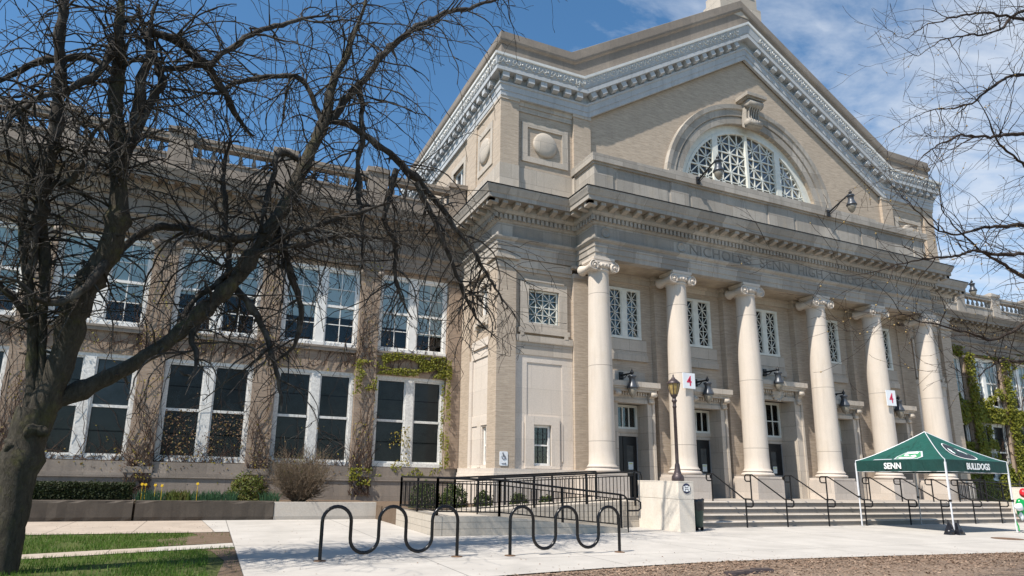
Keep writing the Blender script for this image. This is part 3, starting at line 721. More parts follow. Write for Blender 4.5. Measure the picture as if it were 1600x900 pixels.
# scroll ornament on the cymatium
mb=MB()
def scroll(mb,fn):
    for s in (-1,1):
        pts=[]
        for i in range(9):
            t_=i/8; a=s*(.4+4.2*t_); r=.085*(1-t_)+.018
            pts.append(fn(s*.085+r*math.sin(a),.145+r*math.cos(a)))
        mb.tube(pts,.021,4,False)
    mb.tube([fn(-.22,.02),fn(-.12,.03),fn(-.05,.10),fn(0,.21)],.02,4,False); mb.tube([fn(.22,.02),fn(.12,.03),fn(.05,.10),fn(0,.21)],.02,4,False)
    b=len(mb.v); mb.sphere(fn(.25,.15),.042,6,4)
def orn_line(x0,z0,x1,z1):
    L=math.hypot(x1-x0,z1-z0); n_=round(L/.56); d=((x1-x0)/L,(z1-z0)/L)
    for k in range(n_):
        c=(k+.5)*L/n_
        def fn(u,v,c=c):
            x=x0+d[0]*(c+u)-d[1]*(1.10+v)*1; z=z0+d[1]*(c+u)+d[0]*(1.10+v)
            return (x,Yq-.345-.05*v/.28,z)
        scroll(mb,fn)
tn=math.tan(ang/2)*1.2
for q_ in ((8.5,15.82,12.80-tn,15.82),(12.80-.2,15.82,CX,21.2),(CX,21.2,2*CX-12.8+.2,15.82),(2*CX-12.8+tn,15.82,2*CX-8.5,15.82)):
    mb=MB(); orn_line(*q_); mb.build('cornice_scrollwork',M['white_old'],SCH)
mb=MB()
for k in range(20):
    def fn(u,v,k=k): return (8.87-.345-.05*v/.28,19.7+(k+.5)*.56-u,15.82+1.10+v)
    scroll(mb,fn)
mb.build('cornice_scrollwork',M['white_old'],SCH)
# parapet over the pediment
PP=[(1.45,-.2),(1.45,.0),(2.25,.0),(2.27,.03),(2.32,.08),(2.40,.10),(2.46,.10),(2.48,.04),(2.78,.03),(2.80,.0),(2.80,-.45),(1.45,-.45)]
YR=Yq
mb=MB(); mb.sweep(PREV,[(p,h+.04) for p,h in PP],elev2)
vs=[];n_=len(PP)
for y in (Yq,33):
    for (p,h) in PP: vs.append((8.87-h-.04,y-((h+.04) if y<30 else 0),15.82+p))
mb.add(vs,[(j,j+1,n_+j+1,n_+j) for j in range(n_-1)]); mb.add([(2*CX-x,y,z) for x,y,z in vs],[(j,n_+j,n_+j+1,j+1) for j in range(n_-1)])
mb.build('gable_parapet',M['parapet'],SCH)
mb=MB(); mb.box(CX-1.3,CX+1.3,19.86,21.0,23.55,24.3); mb.box(CX-1.1,CX+1.1,19.9,21.0,24.3,24.9); mb.box(CX-.9,CX+.9,19.86,21,24.9,25.05)
mb.build('apex_block',M['lime'],SCH)
mb=MB(); mb.prism([(9.0,16.8),(CX,23.2),(2*CX-9,16.8)],lambda x,z:(x,20.45,z),lambda x,z:(x,33,z)); mb.build('gable_roof',M['roof'],SCH)
# ---- wings
OPX=[(5.42-3.6*k,8.25-3.6*k) for k in range(6)]
ops=[]
for a,b in OPX: ops+=[(a,b,1.68,5.12),(a,b,6.05,9.16)]
mb=MB(); wall(mb,-17,8.85,1.66,9.33,23.66,24.0,ops)
for k in range(7):
    x=5.035-3.6*k
    mb.box(x-.385,x+.385,Yw,23.7,1.66,8.92)
mb.box(8.27,8.86,Yw,23.7,1.66,8.92)
both(mb,'wing_brickwork',M['brick_wing'])
mb=MB()
mb.box(-17,8.8,23.50,24.0,0,1.15); mb.box(-17,8.8,23.46,24.0,1.15,1.3); mb.box(-17,8.8,23.53,24.0,1.3,1.655)
for k in range(7):
    x=5.035-3.6*k
    mb.box(x-.42,x+.42,23.44,23.7,1.30,1.5); mb.box(x-.40,x+.40,23.47,23.7,1.5,1.66)
    mb.box(x-.40,x+.40,Yw-.03,23.7,8.92,8.99); mb.box(x-.48,x+.48,Yw-.08,23.7,9.20,9.315); mb.box(x-.38,x+.38,Yw-.02,23.7,8.99,9.2)
    for s in (-1,1):
        mb.lathe((x+s*.36,Yw-.07,9.07),[(.02,-.05),(.13,-.05),(.13,.1),(.02,.1)],14,'y'); mb.sphere((x+s*.36,Yw-.12,9.07),.05,8,5)
mb.box(8.24,8.86,Yw-.03,23.7,8.92,9.0); mb.box(8.2,8.86,Yw-.08,23.7,9.20,9.315)
for a,b in OPX:
    mb.box(a,b,23.56,24.0,5.86,6.05); mb.box(a,b,23.53,24.0,5.98,6.052)
both(mb,'wing_stonework',M['lime_wing'])
mb=MB(); mb.box(-17,8.9,24.25,24.27,1.2,9.4); both(mb,'wing_interior',M['dark'])
def wing_window(a,b,z0,z1,upper,blind=.75):
    y0=23.70; mb=MB(); m_=(a+b)/2
    mb.box(a,b,y0-.06,y0+.12,z0,z0+.13); mb.box(a+.12,b-.12,y0,y0+.12,z1-.13,z1); mb.box(a,a+.12,y0,y0+.121,z0+.13,z1); mb.box(b-.12,b,y0,y0+.121,z0+.13,z1)
    mb.box(m_-.16,m_+.16,y0-.01,y0+.119,z0+.13,z1-.13)
    zm=(z0+.13+z1-.13)/2+ (.02 if upper else .0)
    for p,q in ((a+.12,m_-.16),(m_+.16,b-.12)):
        mb.box(p,p+.055,y0+.04,y0+.1,z0+.13,z1-.13); mb.box(q-.055,q,y0+.04,y0+.1,z0+.13,z1-.13)
        mb.box(p+.055,q-.055,y0+.04,y0+.1,z0+.13,z0+.20); mb.box(p+.055,q-.055,y0+.04,y0+.1,z1-.19,z1-.13); mb.box(p+.055,q-.055,y0+.03,y0+.101,zm-.045,zm+.045)
        if upper:
            c=(p+q)/2; mb.box(c-.014,c+.014,y0+.05,y0+.09,z0+.2,zm-.045); mb.box(c-.014,c+.014,y0+.05,y0+.09,zm+.045,z1-.19)
            for lo,hi in ((z0+.2,zm-.045),(zm+.045,z1-.19)): mb.box(p+.055,q-.055,y0+.051,y0+.089,(lo+hi)/2-.014,(lo+hi)/2+.014)
    f=mb.build('wing_window',M['white_old' if not upper else 'white'],SCH)
    for p,q in ((a+.16,m_-.2),(m_+.2,b-.16)):
        g=MB(); g.quad((p,y0+.095,z0+.17),(q,y0+.095,z0+.17),(q,y0+.095,z1-.17),(p,y0+.095,z1-.17)); g.build('pane',M['glass' if upper else 'glass_dim'],f)
        if upper:
            g=MB(); g.box(p,q,y0+.125,y0+.13,z0+.13+(z1-z0)*(1-blind+random.uniform(-.04,.04)),z1-.1); g.build('blind',M['blind'],f)
        else:
            g=MB(); zz=z0+(z1-z0)*random.choice((.5,.62,.78)); g.box(p,q,y0+.125,y0+.13,z0+.13,zz); g.build('insect_screen',M[random.choice(('screen','screen_c'))],f); g=MB(); g.box(p,q,y0+.125,y0+.13,zz,z1-.1); g.build('insect_screen',M[random.choice(('screen','screen','screen_b','screen_c'))],f)
            g=MB(); g.box(p,q,y0+.121,y0+.124,z0+(z1-z0)*.73,z0+(z1-z0)*.74);  g.box(p,q,y0+.121,y0+.124,z0+(z1-z0)*.26,z0+(z1-z0)*.275); g.build('sash_rail',M['black_metal'],f)
    return f
wl=wing_window(*OPX[0],1.68,5.12,False); wu=wing_window(*OPX[0],6.05,9.16,True)
for k in range(1,6): wing_window(*OPX[k],1.68,5.12,False); wing_window(*OPX[k],6.05,9.16,True,random.uniform(.55,.85))
for k in range(5):
    dx=(2*CX-8.25)-OPX[0][0]+3.6*k; dup(wl,(dx,0,0)); dup(wu,(dx,0,0))
# balustrades over the wings
def baluster_mb(x):
    mb=MB(); mb.lathe((x,23.55,12.45),[(.09,0),(.09,.05),(.05,.08),(.085,.18),(.085,.24),(.045,.38),(.04,.42),(.08,.46),(.09,.5),(.09,.54)],8); return mb
for side in (0,1):
    mb=MB(); mb.box(-17,8.82,23.38,23.72,11.68,12.40); mb.box(-17,8.8,23.34,23.76,12.38,12.46); mb.box(-17,8.8,23.36,23.74,12.98,13.17); mb.box(-17,8.8,23.33,23.77,13.12,13.24)
    for k in range(-1,7):
        x=5.035-3.6*k if k>=0 else 8.45
        w=.40 if k>=0 else .35
        mb.box(x-w,x+w,23.32,23.78,11.69,13.30); mb.box(x-w-.06,x+w+.06,23.26,23.84,13.28,13.46)
        if k>=0: mb.hexa([(x-w,23.3,13.46),(x+w,23.3,13.46),(x+w,23.8,13.46),(x-w,23.8,13.46),(x-.1,23.5,13.62),(x+.1,23.5,13.62),(x+.1,23.6,13.62),(x-.1,23.6,13.62)])
    if side: mb=mirror(mb)
    bal=mb.build('balustrade',M['lime_wing'] if not side else M['lime_grey'],SCH)
    first=None
    for k in range(5 if side else 6):
        a=5.035-3.6*k+.40; b=(8.1 if k==0 else 5.035-3.6*(k-1)-.40)
        n_=6 if k else 5
        for i in range(n_):
            x=a+(b-a)*(i+.5)/n_
            if side: x=2*CX-x
            if first is None:
                first=baluster_mb(x).build('baluster',M['lime_wing'] if not side else M['lime_grey'],bal); fx=x
            else: dup(first,(x-fx,0,0))
mb=MB(); mb.box(-17,8.9,23.72,36,11.3,11.66); both(mb,'wing_roof',M['roof'])
mb=MB(); mb.box(-17,9,24.3,36,0,11.28); both(mb,'wing_rear',M['brick_wing'])
mb=MB(); mb.box(9.32,33.94,20.9,33,0,15.8); mb.build('central_core',M['brick'],SCH)
# ------------------------------------------------------------------ ground
def sheet(name,poly,z,mat):
    mb=MB(); mb.add([(x,y,z) for x,y in poly],[tuple(range(len(poly)))]); return struct(mb,name,mat)
sheet('ground',[(-900,-900),(900,-900),(900,900),(-900,900)],-.06,M['far'])
MEDGE=[(.56,8.35),(1.5,8.45),(2.8,8.62),(4.2,8.83),(6.0,9.08),(8.2,9.24),(10.5,9.2),(12.9,9.05),(16.5,8.74),(22,8.2),(30,7.6),(60,6.0)]
sheet('plaza',MEDGE[:-1]+[(60,6.0),(60,20.0),(5.0,20.0),(5.0,20.62),(-.08,20.62),(.24,16.72),(.56,16.72)],0,M['plaza'])
sheet('sidewalk',[(-40,16.72),(.235,16.72),(-.085,20.62),(-40,20.62)],-.004,M['walk'])
sheet('narrow_path',[(-.9,13.0),(.556,13.42),(.556,14.2),(-.75,13.72)],-.004,M['path'])
sheet('narrow_path',[(-14,8.2),(-.905,13.0),(-.755,13.72),(-14,9.1)],-.006,M['walk'])
sheet('lawn',[(-40,-5),(.56,-5),(.56,16.72),(-40,16.72)],-.02,M['turf'])
sheet('bare_soil',[(.15,13.0),(.35,11.5),(.22,9.8),(.3,8.3),(.56,8.3),(.56,13.38),(-.3,13.12)],-.012,M['earth'])
sheet('bare_soil',[(-.6,14.0),(.56,14.3),(.56,16.72),(-.25,16.72),(-.1,16.0),(-.9,15.2)],-.012,M['earth'])
sheet('mulch_bed',[(.56,-5),(60,-5)]+MEDGE[::-1],-.018,M['mulch'])
rs=random.Random(3)
mb=MB()
for _ in range(26000):
    y=8.3+rs.random()**1.25*8.3; x=-4.2+rs.random()*4.75
    yp=13.0+(x+.9)*.3 if x>-.9 else 13.0+(x+.9)*.366
    if yp-.02<y<yp+.78: continue
    soil=(x>.1 and y<13.1) or (y>14.0 and x>-.3)
    if soil and rs.random()<.93: continue
    if noise.noise((x*1.1,y*.9,3))<-.28 and rs.random()<.75: continue
    h=rs.uniform(.025,.07); a=rs.random()*6.28; w=.006; dx,dy=math.cos(a)*w,math.sin(a)*w; lx,ly=rs.gauss(0,.02),rs.gauss(0,.02)
    mb.add([(x-dx,y-dy,-.02),(x+dx,y+dy,-.02),(x+lx,y+ly,h)],[(0,1,2)])
o=mb.build('grass',M['grass']); tag(o,'short green grass of the lawn around the narrow path','grass',kind='stuff')
mb=MB()
for _ in range(24000):
    x=.8+rs.random()**.8*20; 
    e=8.3+.95*min(1,max(0,(x-.56)/8))-.0*(x) if x<8.5 else 9.25-(x-8.5)*.065
    y=e-.02+rs.uniform(-2.6,0.03)*rs.random()**.7+ (rs.expovariate(9)*.4 if rs.random()<.02 else 0)
    s=rs.uniform(.008,.024); a=rs.random()*6.28; t_=rs.uniform(.3,.6)
    u=Vector((math.cos(a),math.sin(a),rs.gauss(0,.25)))*s; v=Vector((-math.sin(a),math.cos(a),rs.gauss(0,.3)))*s*t_; c=Vector((x,y,rs.uniform(-.012,.016)))
    if y>e+.04: c.z=.006; u.z=0; v.z=0
    mb.add([c-u-v,c+u-v,c+u+v,c-u+v],[(0,1,2,3)])
o=mb.build('mulch_chips',M['chip']); tag(o,'loose brown wood chips of the mulch bed','mulch',kind='stuff')
# ------------------------------------------------------------------ stairs, ramp, walls
ST=thing('entrance_steps','broad stone steps with four risers in front of the columns','steps',(CX,15.72,0))
for k in range(4):
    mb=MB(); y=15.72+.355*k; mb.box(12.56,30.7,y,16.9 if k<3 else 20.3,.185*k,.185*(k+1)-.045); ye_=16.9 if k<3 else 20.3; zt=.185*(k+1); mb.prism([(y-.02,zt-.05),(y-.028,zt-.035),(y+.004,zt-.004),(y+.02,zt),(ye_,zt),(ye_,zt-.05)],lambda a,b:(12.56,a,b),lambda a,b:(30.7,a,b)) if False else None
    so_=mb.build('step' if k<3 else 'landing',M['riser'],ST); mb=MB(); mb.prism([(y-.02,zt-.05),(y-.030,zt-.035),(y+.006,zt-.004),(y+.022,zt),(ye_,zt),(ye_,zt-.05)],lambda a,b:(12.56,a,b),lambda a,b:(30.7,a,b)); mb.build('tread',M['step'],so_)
mb=MB(); mb.box(11.3,12.555,16.35,20.3,0,.738); mb.build('landing_end',M['ramp'],ST); mb=MB(); mb.box(30.705,31.9,16.35,20.3,0,.738); mb.build('landing_end',M['ramp'],ST)
CH=MB(); CH.box(12.02,12.54,14.5,16.34,0,.87); CH.box(12.03,12.53,14.51,16.34,.87,.885); CH.box(12.02,12.54,14.5,16.34,.885,1.34); CH.box(12.015,12.545,14.495,16.345,1.34,1.37)
tag(CH.build('cheek_wall',M['concrete_wall'],loc=(12.28,15.4,0)),'pale cast stone block at the left end of the steps, carrying the lamp post','wall block')
r_=mirror(CH); tag(r_.build('cheek_wall',M['concrete_wall'],loc=(30.98,15.4,0)),'pale cast stone block at the right end of the steps, behind the balloons','wall block')
RP=thing('access_ramp','concrete switchback wheelchair ramp left of the steps','ramp',(8.2,16.3,0))
mb=MB()
mb.hexa([(6.7,14.72,-.02),(10.42,14.72,-.02),(10.42,16.2,-.02),(6.7,16.2,-.02),(6.7,14.72,.36),(10.42,14.72,.02),(10.42,16.2,.02),(6.7,16.2,.36)])
mb.build('lower_run',M['ramp'],RP)
mb=MB(); mb.hexa([(5.0,14.7,0),(6.7,14.7,0),(6.7,14.9,0),(5.0,14.9,0),(5.0,14.7,.46),(6.7,14.7,.43),(6.7,14.9,.43),(5.0,14.9,.46)])
mb.hexa([(6.7,14.7,0),(10.44,14.7,0),(10.44,14.9,0),(6.7,14.9,0),(6.7,14.7,.43),(10.44,14.7,.10),(10.44,14.9,.10),(6.7,14.9,.43)])
mb.box(4.98,5.16,14.69,18.1,0,.465); mb.build('front_kerb',M['ramp'],RP)
mb=MB(); mb.box(5.0,6.71,14.71,18.05,0,.40); mb.build('turning_landing',M['ramp'],RP)
mb=MB(); mb.hexa([(6.7,16.15,0),(11.31,16.15,0),(11.31,18.05,0),(6.7,18.05,0),(6.7,16.15,.46),(11.31,16.15,.735),(11.31,18.05,.735),(6.7,18.05,.46)]); mb.build('upper_run',M['ramp'],RP)
def railing(name,label,cat,runs,loops=()):
    mid=runs[0][0]; T=thing(name,label,cat,(mid[0],mid[1],0))
    for (p,q,z0,z1,h) in runs:
        p=Vector((p[0],p[1],z0)); q=Vector((q[0],q[1],z1)); L=(q-p).length; up=Vector((0,0,1))
        mb=MB(); mb.tube([p+up*h,q+up*h],.026,8); mb.build('top_rail',M['black_metal'],T)
        mb=MB(); mb.tube([p+up*(h-.12),q+up*(h-.12)],.016,6); mb.build('handrail',M['black_metal'],T)
        mb=MB(); mb.tube([p+up*.10,q+up*.10],.018,6); mb.build('bottom_rail',M['black_metal'],T)
        n_=max(2,round(L/1.5)+1)
        for i in range(n_):
            c=p.lerp(q,i/(n_-1)); mb=MB(); mb.box(c.x-.025,c.x+.025,c.y-.025,c.y+.025,c.z-.12,c.z+h-.01); mb.build('post',M['black_metal'],T)
        mb=MB(); k=int(L/.125)
        for i in range(1,k):
            c=p.lerp(q,i/k); mb.box(c.x-.008,c.x+.008,c.y-.008,c.y+.008,c.z+.1,c.z+h-.12)
        mb.build('pickets',M['black_metal'],T)
    for pts in loops:
        mb=MB(); mb.tube(pts,.024,8); mb.build('rail_end',M['black_metal'],T)
    return T
def arc_pts(c,r,a0,a1,fn,n=8): return [fn(c[0]+r*math.cos(R(a0+(a1-a0)*i/n)),c[1]+r*math.sin(R(a0+(a1-a0)*i/n))) for i in range(n+1)]
railing('ramp_railing','black steel picket railing along the front and left side of the ramp','railing',
  [((5.07,14.8),(6.7,14.8),.46,.43,.88),((6.7,14.8),(10.3,14.8),.43,.10,.88),((5.07,14.8),(5.07,18.0),.46,.46,.88)],
  [[(10.3,14.8,.98),(10.42,14.8,.955),(10.5,14.8,.88),(10.52,14.8,.8),(10.52,14.8,0)],[(10.5,14.8,.86),(10.85,14.8,.84),(10.95,14.8,.78),(10.95,14.8,.62),(10.86,14.8,.56),(10.53,14.8,.56)]])
railing('ramp_railing','black steel picket railing between the two runs of the ramp','railing',[((6.7,16.2),(11.8,16.2),.46,.74,.88)],
  [[(11.8,16.2,1.62),(12.0,16.2,1.61),(12.05,16.2,1.5),(12.05,16.2,.74)]])
railing('ramp_railing','black steel picket railing behind the upper run, in front of the pavilion','railing',[((5.07,18.0),(6.7,18.0),.46,.46,.88),((6.7,18.0),(11.6,18.0),.46,.74,.88)])
railing('side_railing','black steel picket railing beyond the right end of the steps','railing',[((30.6,17.2),(30.6,18.3),.74,.74,.9),((30.6,18.3),(38.5,18.3),.74,.5,.9)])
def handrail(x):
    T=thing('stair_handrail','',"handrail",(x,15.55,0),'handrails on the entrance steps')
    mb=MB(); zt=1.62; zb=.86; yt=16.95; yb=15.52
    mb.tube([(x,yb,-.0),(x,yb,zb)],.024,8); mb.build('post',M['black_metal'],T)
    mb=MB(); mb.tube([(x,yt,.735),(x,yt,zt)],.024,8); mb.build('post',M['black_metal'],T)
    mb=MB(); s=(zt-zb)/(yt-yb-.12)
    pts=[(x,yt+.02,zt-.22),(x,yt+.20,zt-.22),(x,yt+.25,zt-.17),(x,yt+.25,zt-.05),(x,yt+.20,zt),(x,yt-.08,zt),(x,yb+.06,zb),(x,yb-.22,zb),(x,yb-.29,zb-.06),(x,yb-.29,zb-.18),(x,yb-.23,zb-.23),(x,yb-.02,zb-.23)]
    mb.tube(pts,.024,8); mb.build('rail',M['black_metal'],T); return T
HX=[15.45,17.15,19.0,20.78,23.05,24.83,26.7,28.35]
HL=['black stair handrail nearest the lamp post','second black stair handrail from the lamp post, left of the third column','black stair handrail at the left side of the middle door','black stair handrail at the right side of the middle door','black stair handrail just left of the tent canopy','black stair handrail under the left half of the tent','black stair handrail behind the front tent pole with the weight bag','rightmost black stair handrail, behind the right half of the tent']
h0=handrail(HX[0]); h0['label']=HL[0]
for x,l in zip(HX[1:],HL[1:]): dup(h0,(x-HX[0],0,0),label=l)
def retwall(x0,x1,z,mat,label):
    mb=MB(); n_=int((x1-x0)/.22); vs=[]; rr=random.Random(int(x0*10))
    for i in range(n_+1):
        x=x0+(x1-x0)*i/n_; j=(rr.gauss(0,.012) if mat=='old_wall' else 0); e=(.05 if mat=='old_wall' and rr.random()<.3 else .0)
        vs+=[(x,20.62+abs(j)+e*.4,-.02),(x,20.60+j,.10),(x,20.60+j*.6,z-.07),(x,20.60+e+j,z-.0-abs(j)-e*.3),(x,20.85,z),(x,20.85,0)]
    fs=[(6*i+k,6*i+6+k,6*i+7+k,6*i+1+k) for i in range(n_) for k in range(5)]
    mb.add(vs,fs); mb.add(vs[:6],[(0,1,2,3,4,5)]); mb.add(vs[-6:],[(5,4,3,2,1,0)])
    return tag(mb.build('retaining_wall',M[mat],loc=((x0+x1)/2,20.7,0)),label,'low wall')
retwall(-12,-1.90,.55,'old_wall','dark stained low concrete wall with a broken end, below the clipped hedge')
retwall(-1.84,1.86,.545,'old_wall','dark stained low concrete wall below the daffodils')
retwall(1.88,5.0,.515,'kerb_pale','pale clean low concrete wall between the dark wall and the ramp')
mb=MB(); mb.box(-12,5.0,20.84,23.5,0,.47); struct(mb,'planting_bed',M['earth'])
mb=MB(); mb.box(5.0,11.3,18.06,19.9,0,.43); mb.box(5.0,8.9,19.8,23.5,0,.431); struct(mb,'planting_bed',M['earth'])
mb=MB(); mb.box(31.9,60,18.5,23.6,0,.4); struct(mb,'planting_bed',M['turf'])
# ------------------------------------------------------------------ lamps
LP=thing('lamp_post','dark brown lamp post with an amber lantern, on the cast stone block','street lamp',(12.28,14.82,1.37))
c=(12.28,14.82,0)
mb=MB(); mb.lathe(c,[(.17,1.37),(.175,1.42),(.165,1.50),(.12,1.56),(.10,1.58),(.10,1.62),(.085,1.66),(.07,1.80),(.058,1.86)],20); mb.build('base',M['lamp_brown'],LP)
mb=MB(); mb.lathe(c,[(.050,1.85),(.045,3.45),(.058,3.46),(.058,3.50),(.048,3.52),(.05,3.60),(.075,3.64),(.075,3.68),(.05,3.70),(.06,3.76),(.10,3.80),(.10,3.83)],16); mb.build('pole',M['lamp_brown'],LP)
mb=MB(); mb.lathe(c,[(.085,3.83),(.105,3.87),(.15,4.02),(.172,4.15),(.172,4.17)],8,smooth=False); gl=mb.build('lantern_glass',M['amber'],LP)
mb=MB()
for k in range(8):
    a=2*math.pi*k/8; mb.tube([(c[0]+r*math.cos(a),c[1]+r*math.sin(a),z) for r,z in ((.09,3.83),(.11,3.87),(.155,4.02),(.178,4.15))],.011,4)
mb.build('lantern_ribs',M['lamp_brown'],LP)
mb=MB(); mb.lathe(c,[(.19,4.15),(.195,4.18),(.15,4.23),(.10,4.28),(.06,4.31),(.05,4.34),(.02,4.36),(.025,4.39),(.008,4.44),(.002,4.46)],16); mb.build('lantern_cap',M['lamp_brown'],LP)
def lantern(loc,label,arm=.85,col='lamp_black',up=.0,group='wall lanterns over the doors',s=1.2):
    x,y,z=loc; T=thing('wall_lantern',label,'wall lamp',loc,group)
    mb=MB(); mb.box(x-.08,x+.08,y-.05,y+.02,z-.17,z+.13); mb.build('wall_plate',M[col],T)
    e=(x,y-arm,z+up)
    mb=MB(); mb.tube([(x,y-.03,z),(x,y-arm*.5,z+up*.5),e],[.042,.034,.03],8); mb.tube([(x,y-.03,z-.12),(x,y-arm*.35,z+up*.35-.12),(x,y-arm*.55,z+up*.55-.03)],.018,6); mb.sphere((e[0],e[1],e[2]+.02),.07,10,6); mb.lathe(e,[(.04,.05),(.018,.12),(.002,.18)],8); mb.build('arm',M[col],T)
    S=lambda pr:[(r*s,h*s) for r,h in pr]
    mb=MB(); mb.lathe(e,S([(.03,-.0),(.03,-.06),(.12,-.08),(.13,-.10),(.13,-.13),(.10,-.15),(.095,-.26),(.115,-.32),(.155,-.40),(.175,-.45),(.175,-.48),(.13,-.49)]),20); mb.build('hood',M['lamp_blue'],T)
    mb=MB(); mb.lathe(e,S([(.14,-.485),(.145,-.53),(.13,-.60),(.09,-.69),(.04,-.75),(.01,-.77)]),16); mb.build('globe',M['globe'],T)
    return T
for i,l in enumerate(['grey wall lantern over the leftmost door, right of the first column','grey wall lantern over the second door, beside the left number sign','grey wall lantern over the carved middle doorway','grey wall lantern over the door right of the middle one','grey wall lantern over the rightmost door, beside the right number sign']):
    cx_=BAY[i][0]-.28; lantern((cx_,19.9,5.24+(.72 if i==2 else 0)),l,.7)
lantern((17.0,18.46,13.28),'grey lantern on a long arm in front of the half-round window, left one',1.15,up=.42,group='long arm lanterns on the roof ledges')
lantern((24.38,18.46,13.24),'grey lantern on a long arm right of the half-round window',1.15,up=.48,group='long arm lanterns on the roof ledges')
lantern((41.5,23.3,13.1),'small grey lantern on the balustrade of the far right wing',.9,up=.4,group='long arm lanterns on the roof ledges')
# ------------------------------------------------------------------ signs
def numsign(x,y,z0,z1,w,label,rot=0):
    T=thing('number_sign',label,'sign',(x,y,(z0+z1)/2),'red number signs on the columns')
    Mx=Matrix.Translation((x,y,(z0+z1)/2))@Matrix.Rotation(rot,4,'Z')
    mb=MB(); mb.box(-w/2,w/2,-.012,.012,-(z1-z0)/2,(z1-z0)/2); mb.xform(Mx); mb.build('panel',M['sign_white'],T)
    mb=MB(); add_text(mb,'4',.4,Mx@FRONT(0,-.016,0),.003,.004,width=.22*w/.55,height=(z1-z0)*.64); mb.build('numeral',M['red'],T)
    mb=MB(); mb.box(-.02,.02,.012,.12,-.2,.2); mb.xform(Mx); mb.build('mounting_strap',M['alu'],T)
numsign(16.05,18.50,4.72,5.30,.56,'white square sign with a red 4 on the second column, by the lamp post')
numsign(27.12,18.47,4.74,5.42,.54,'white sign with a red 4 on the fifth column, above the tent',R(-4))
T=thing('accessibility_sign','small white wheelchair sign with an arrow on the brick corner pier','sign',(9.15,19.93,2.0))
mb=MB(); q=[]; w,h=.155,.24
for cx_,cz,a0 in ((w-.04,h-.04,0),(-w+.04,h-.04,90),(-w+.04,-h+.04,180),(w-.04,-h+.04,270)):
    for i in range(5): q.append((cx_+.04*math.cos(R(a0+i*22.5)),cz+.04*math.sin(R(a0+i*22.5))))
mb.prism(q,lambda a,b:(9.16+a,19.935,2.0+b),lambda a,b:(9.16+a,19.92,2.0+b)); mb.build('panel',M['sign_white'],T)
mb=MB(); P_=lambda a,b:(9.16+a,19.915,2.0+b)
mb.tube([P_(.07*math.cos(R(a))-.005,.055+.07*math.sin(R(a))) for a in range(150,375,15)],.011,5); mb.sphere(P_(-.035,.185),.024,8,5)
mb.tube([P_(-.03,.155),P_(-.015,.07),P_(.055,.07),P_(.09,.0)],.013,5); mb.tube([P_(-.02,.12),P_(.04,.115)],.010,5)
mb.tube([P_(-.08,-.165),P_(.08,-.165)],.009,5); mb.tube([P_(.05,-.14),P_(.085,-.165),P_(.05,-.19)],.009,5); mb.build('pictogram',M['ink'],T)
T=thing('round_sign','round navy sign with a white emblem on the cast stone block','sign',(12.29,14.49,1.17))
mb=MB(); mb.lathe((12.29,14.495,1.17),[(.14,0),(.14,-.008),(.01,-.009)],28,'y',False); mb.build('disc',M['navy'],T)
mb=MB(); y0,y1=14.478,14.484
for s in (-1,1): mb.box(12.29+s*.085-.022,12.29+s*.085+.022,y0,y1,1.10,1.235)
mb.box(12.235,12.345,y0,y1,1.162,1.185); mb.box(12.25,12.33,y0,y1,1.205,1.25); mb.box(12.25,12.33,y0,y1,1.085,1.14); mb.build('emblem',M['tent_white'],T)
# ------------------------------------------------------------------ bike racks, bin
def rack(x0,y0,x1,y1,label):
    T=thing('bike_rack',label,'bike rack',((x0+x1)/2,(y0+y1)/2,0),'wave shaped bike racks')
    L=math.hypot(x1-x0,y1-y0); d=((x1-x0)/L,(y1-y0)/L); r=L/10
    pts2=[(0,0),(0,.86-r*1.0)]
    for k in range(5):
        cxk=r*(2*k+1); up=k%2==0; cz=(.86-r) if up else (.11+r)
        for i in range(13):
            a=math.pi-math.pi*i/12
            pts2.append((cxk+r*math.cos(a),cz+(r*math.sin(a) if up else -r*math.sin(a))))
    pts2+=[(L,0)]
    mb=MB(); mb.tube([(x0+d[0]*u,y0+d[1]*u,z) for u,z in pts2],.030,12); mb.build('wave_tube',M['rack'],T)
    for u in (0,L):
        mb=MB(); mb.lathe((x0+d[0]*u,y0+d[1]*u,0),[(.10,.001),(.10,.012),(.045,.014),(.04,.02)],16); mb.build('base_flange',M['rust'],T)
rack(1.78,10.98,4.16,10.98,'black wave bike rack nearer the lawn, left one of two')
rack(5.15,10.88,7.51,10.87,'black wave bike rack in front of the ramp, right one of two')
T=thing('trash_bin','dark green bin with a black bag liner beside the cast stone block','trash bin',(13.0,14.95,0))
c=(13.0,14.95,0)
mb=MB(); mb.lathe(c,[(.15,.10),(.165,.12),(.20,.62)],20); mb.build('body',M['bin_green'],T)
mb=MB(); rr=random.Random(5); n_=28; vs=[];pr=[(.205,.56),(.215,.66),(.212,.80),(.225,.86),(.20,.875),(.18,.80)]
for r,h in pr:
    for i in range(n_):
        a=2*math.pi*i/n_; q=r*(1+rr.gauss(0,.02)); vs.append((c[0]+q*math.cos(a),c[1]+q*math.sin(a),h+rr.gauss(0,.012)))
mb.add(vs,[(j*n_+i,j*n_+(i+1)%n_,(j+1)*n_+(i+1)%n_,(j+1)*n_+i) for j in range(len(pr)-1) for i in range(n_)],True); mb.build('bag_liner',M['bag'],T)
for s in (-1,1):
    mb=MB(); mb.lathe((c[0]+s*.09-.02,c[1]-.09,.05),[(.01,0),(.05,0),(.05,.04),(.01,.04)],12,'x'); mb.build('wheel',M['black_metal'],T)
mb=MB(); mb.box(c[0]-.12,c[0]+.12,c[1]-.12,c[1]+.12,.07,.11); mb.build('base',M['black_metal'],T)
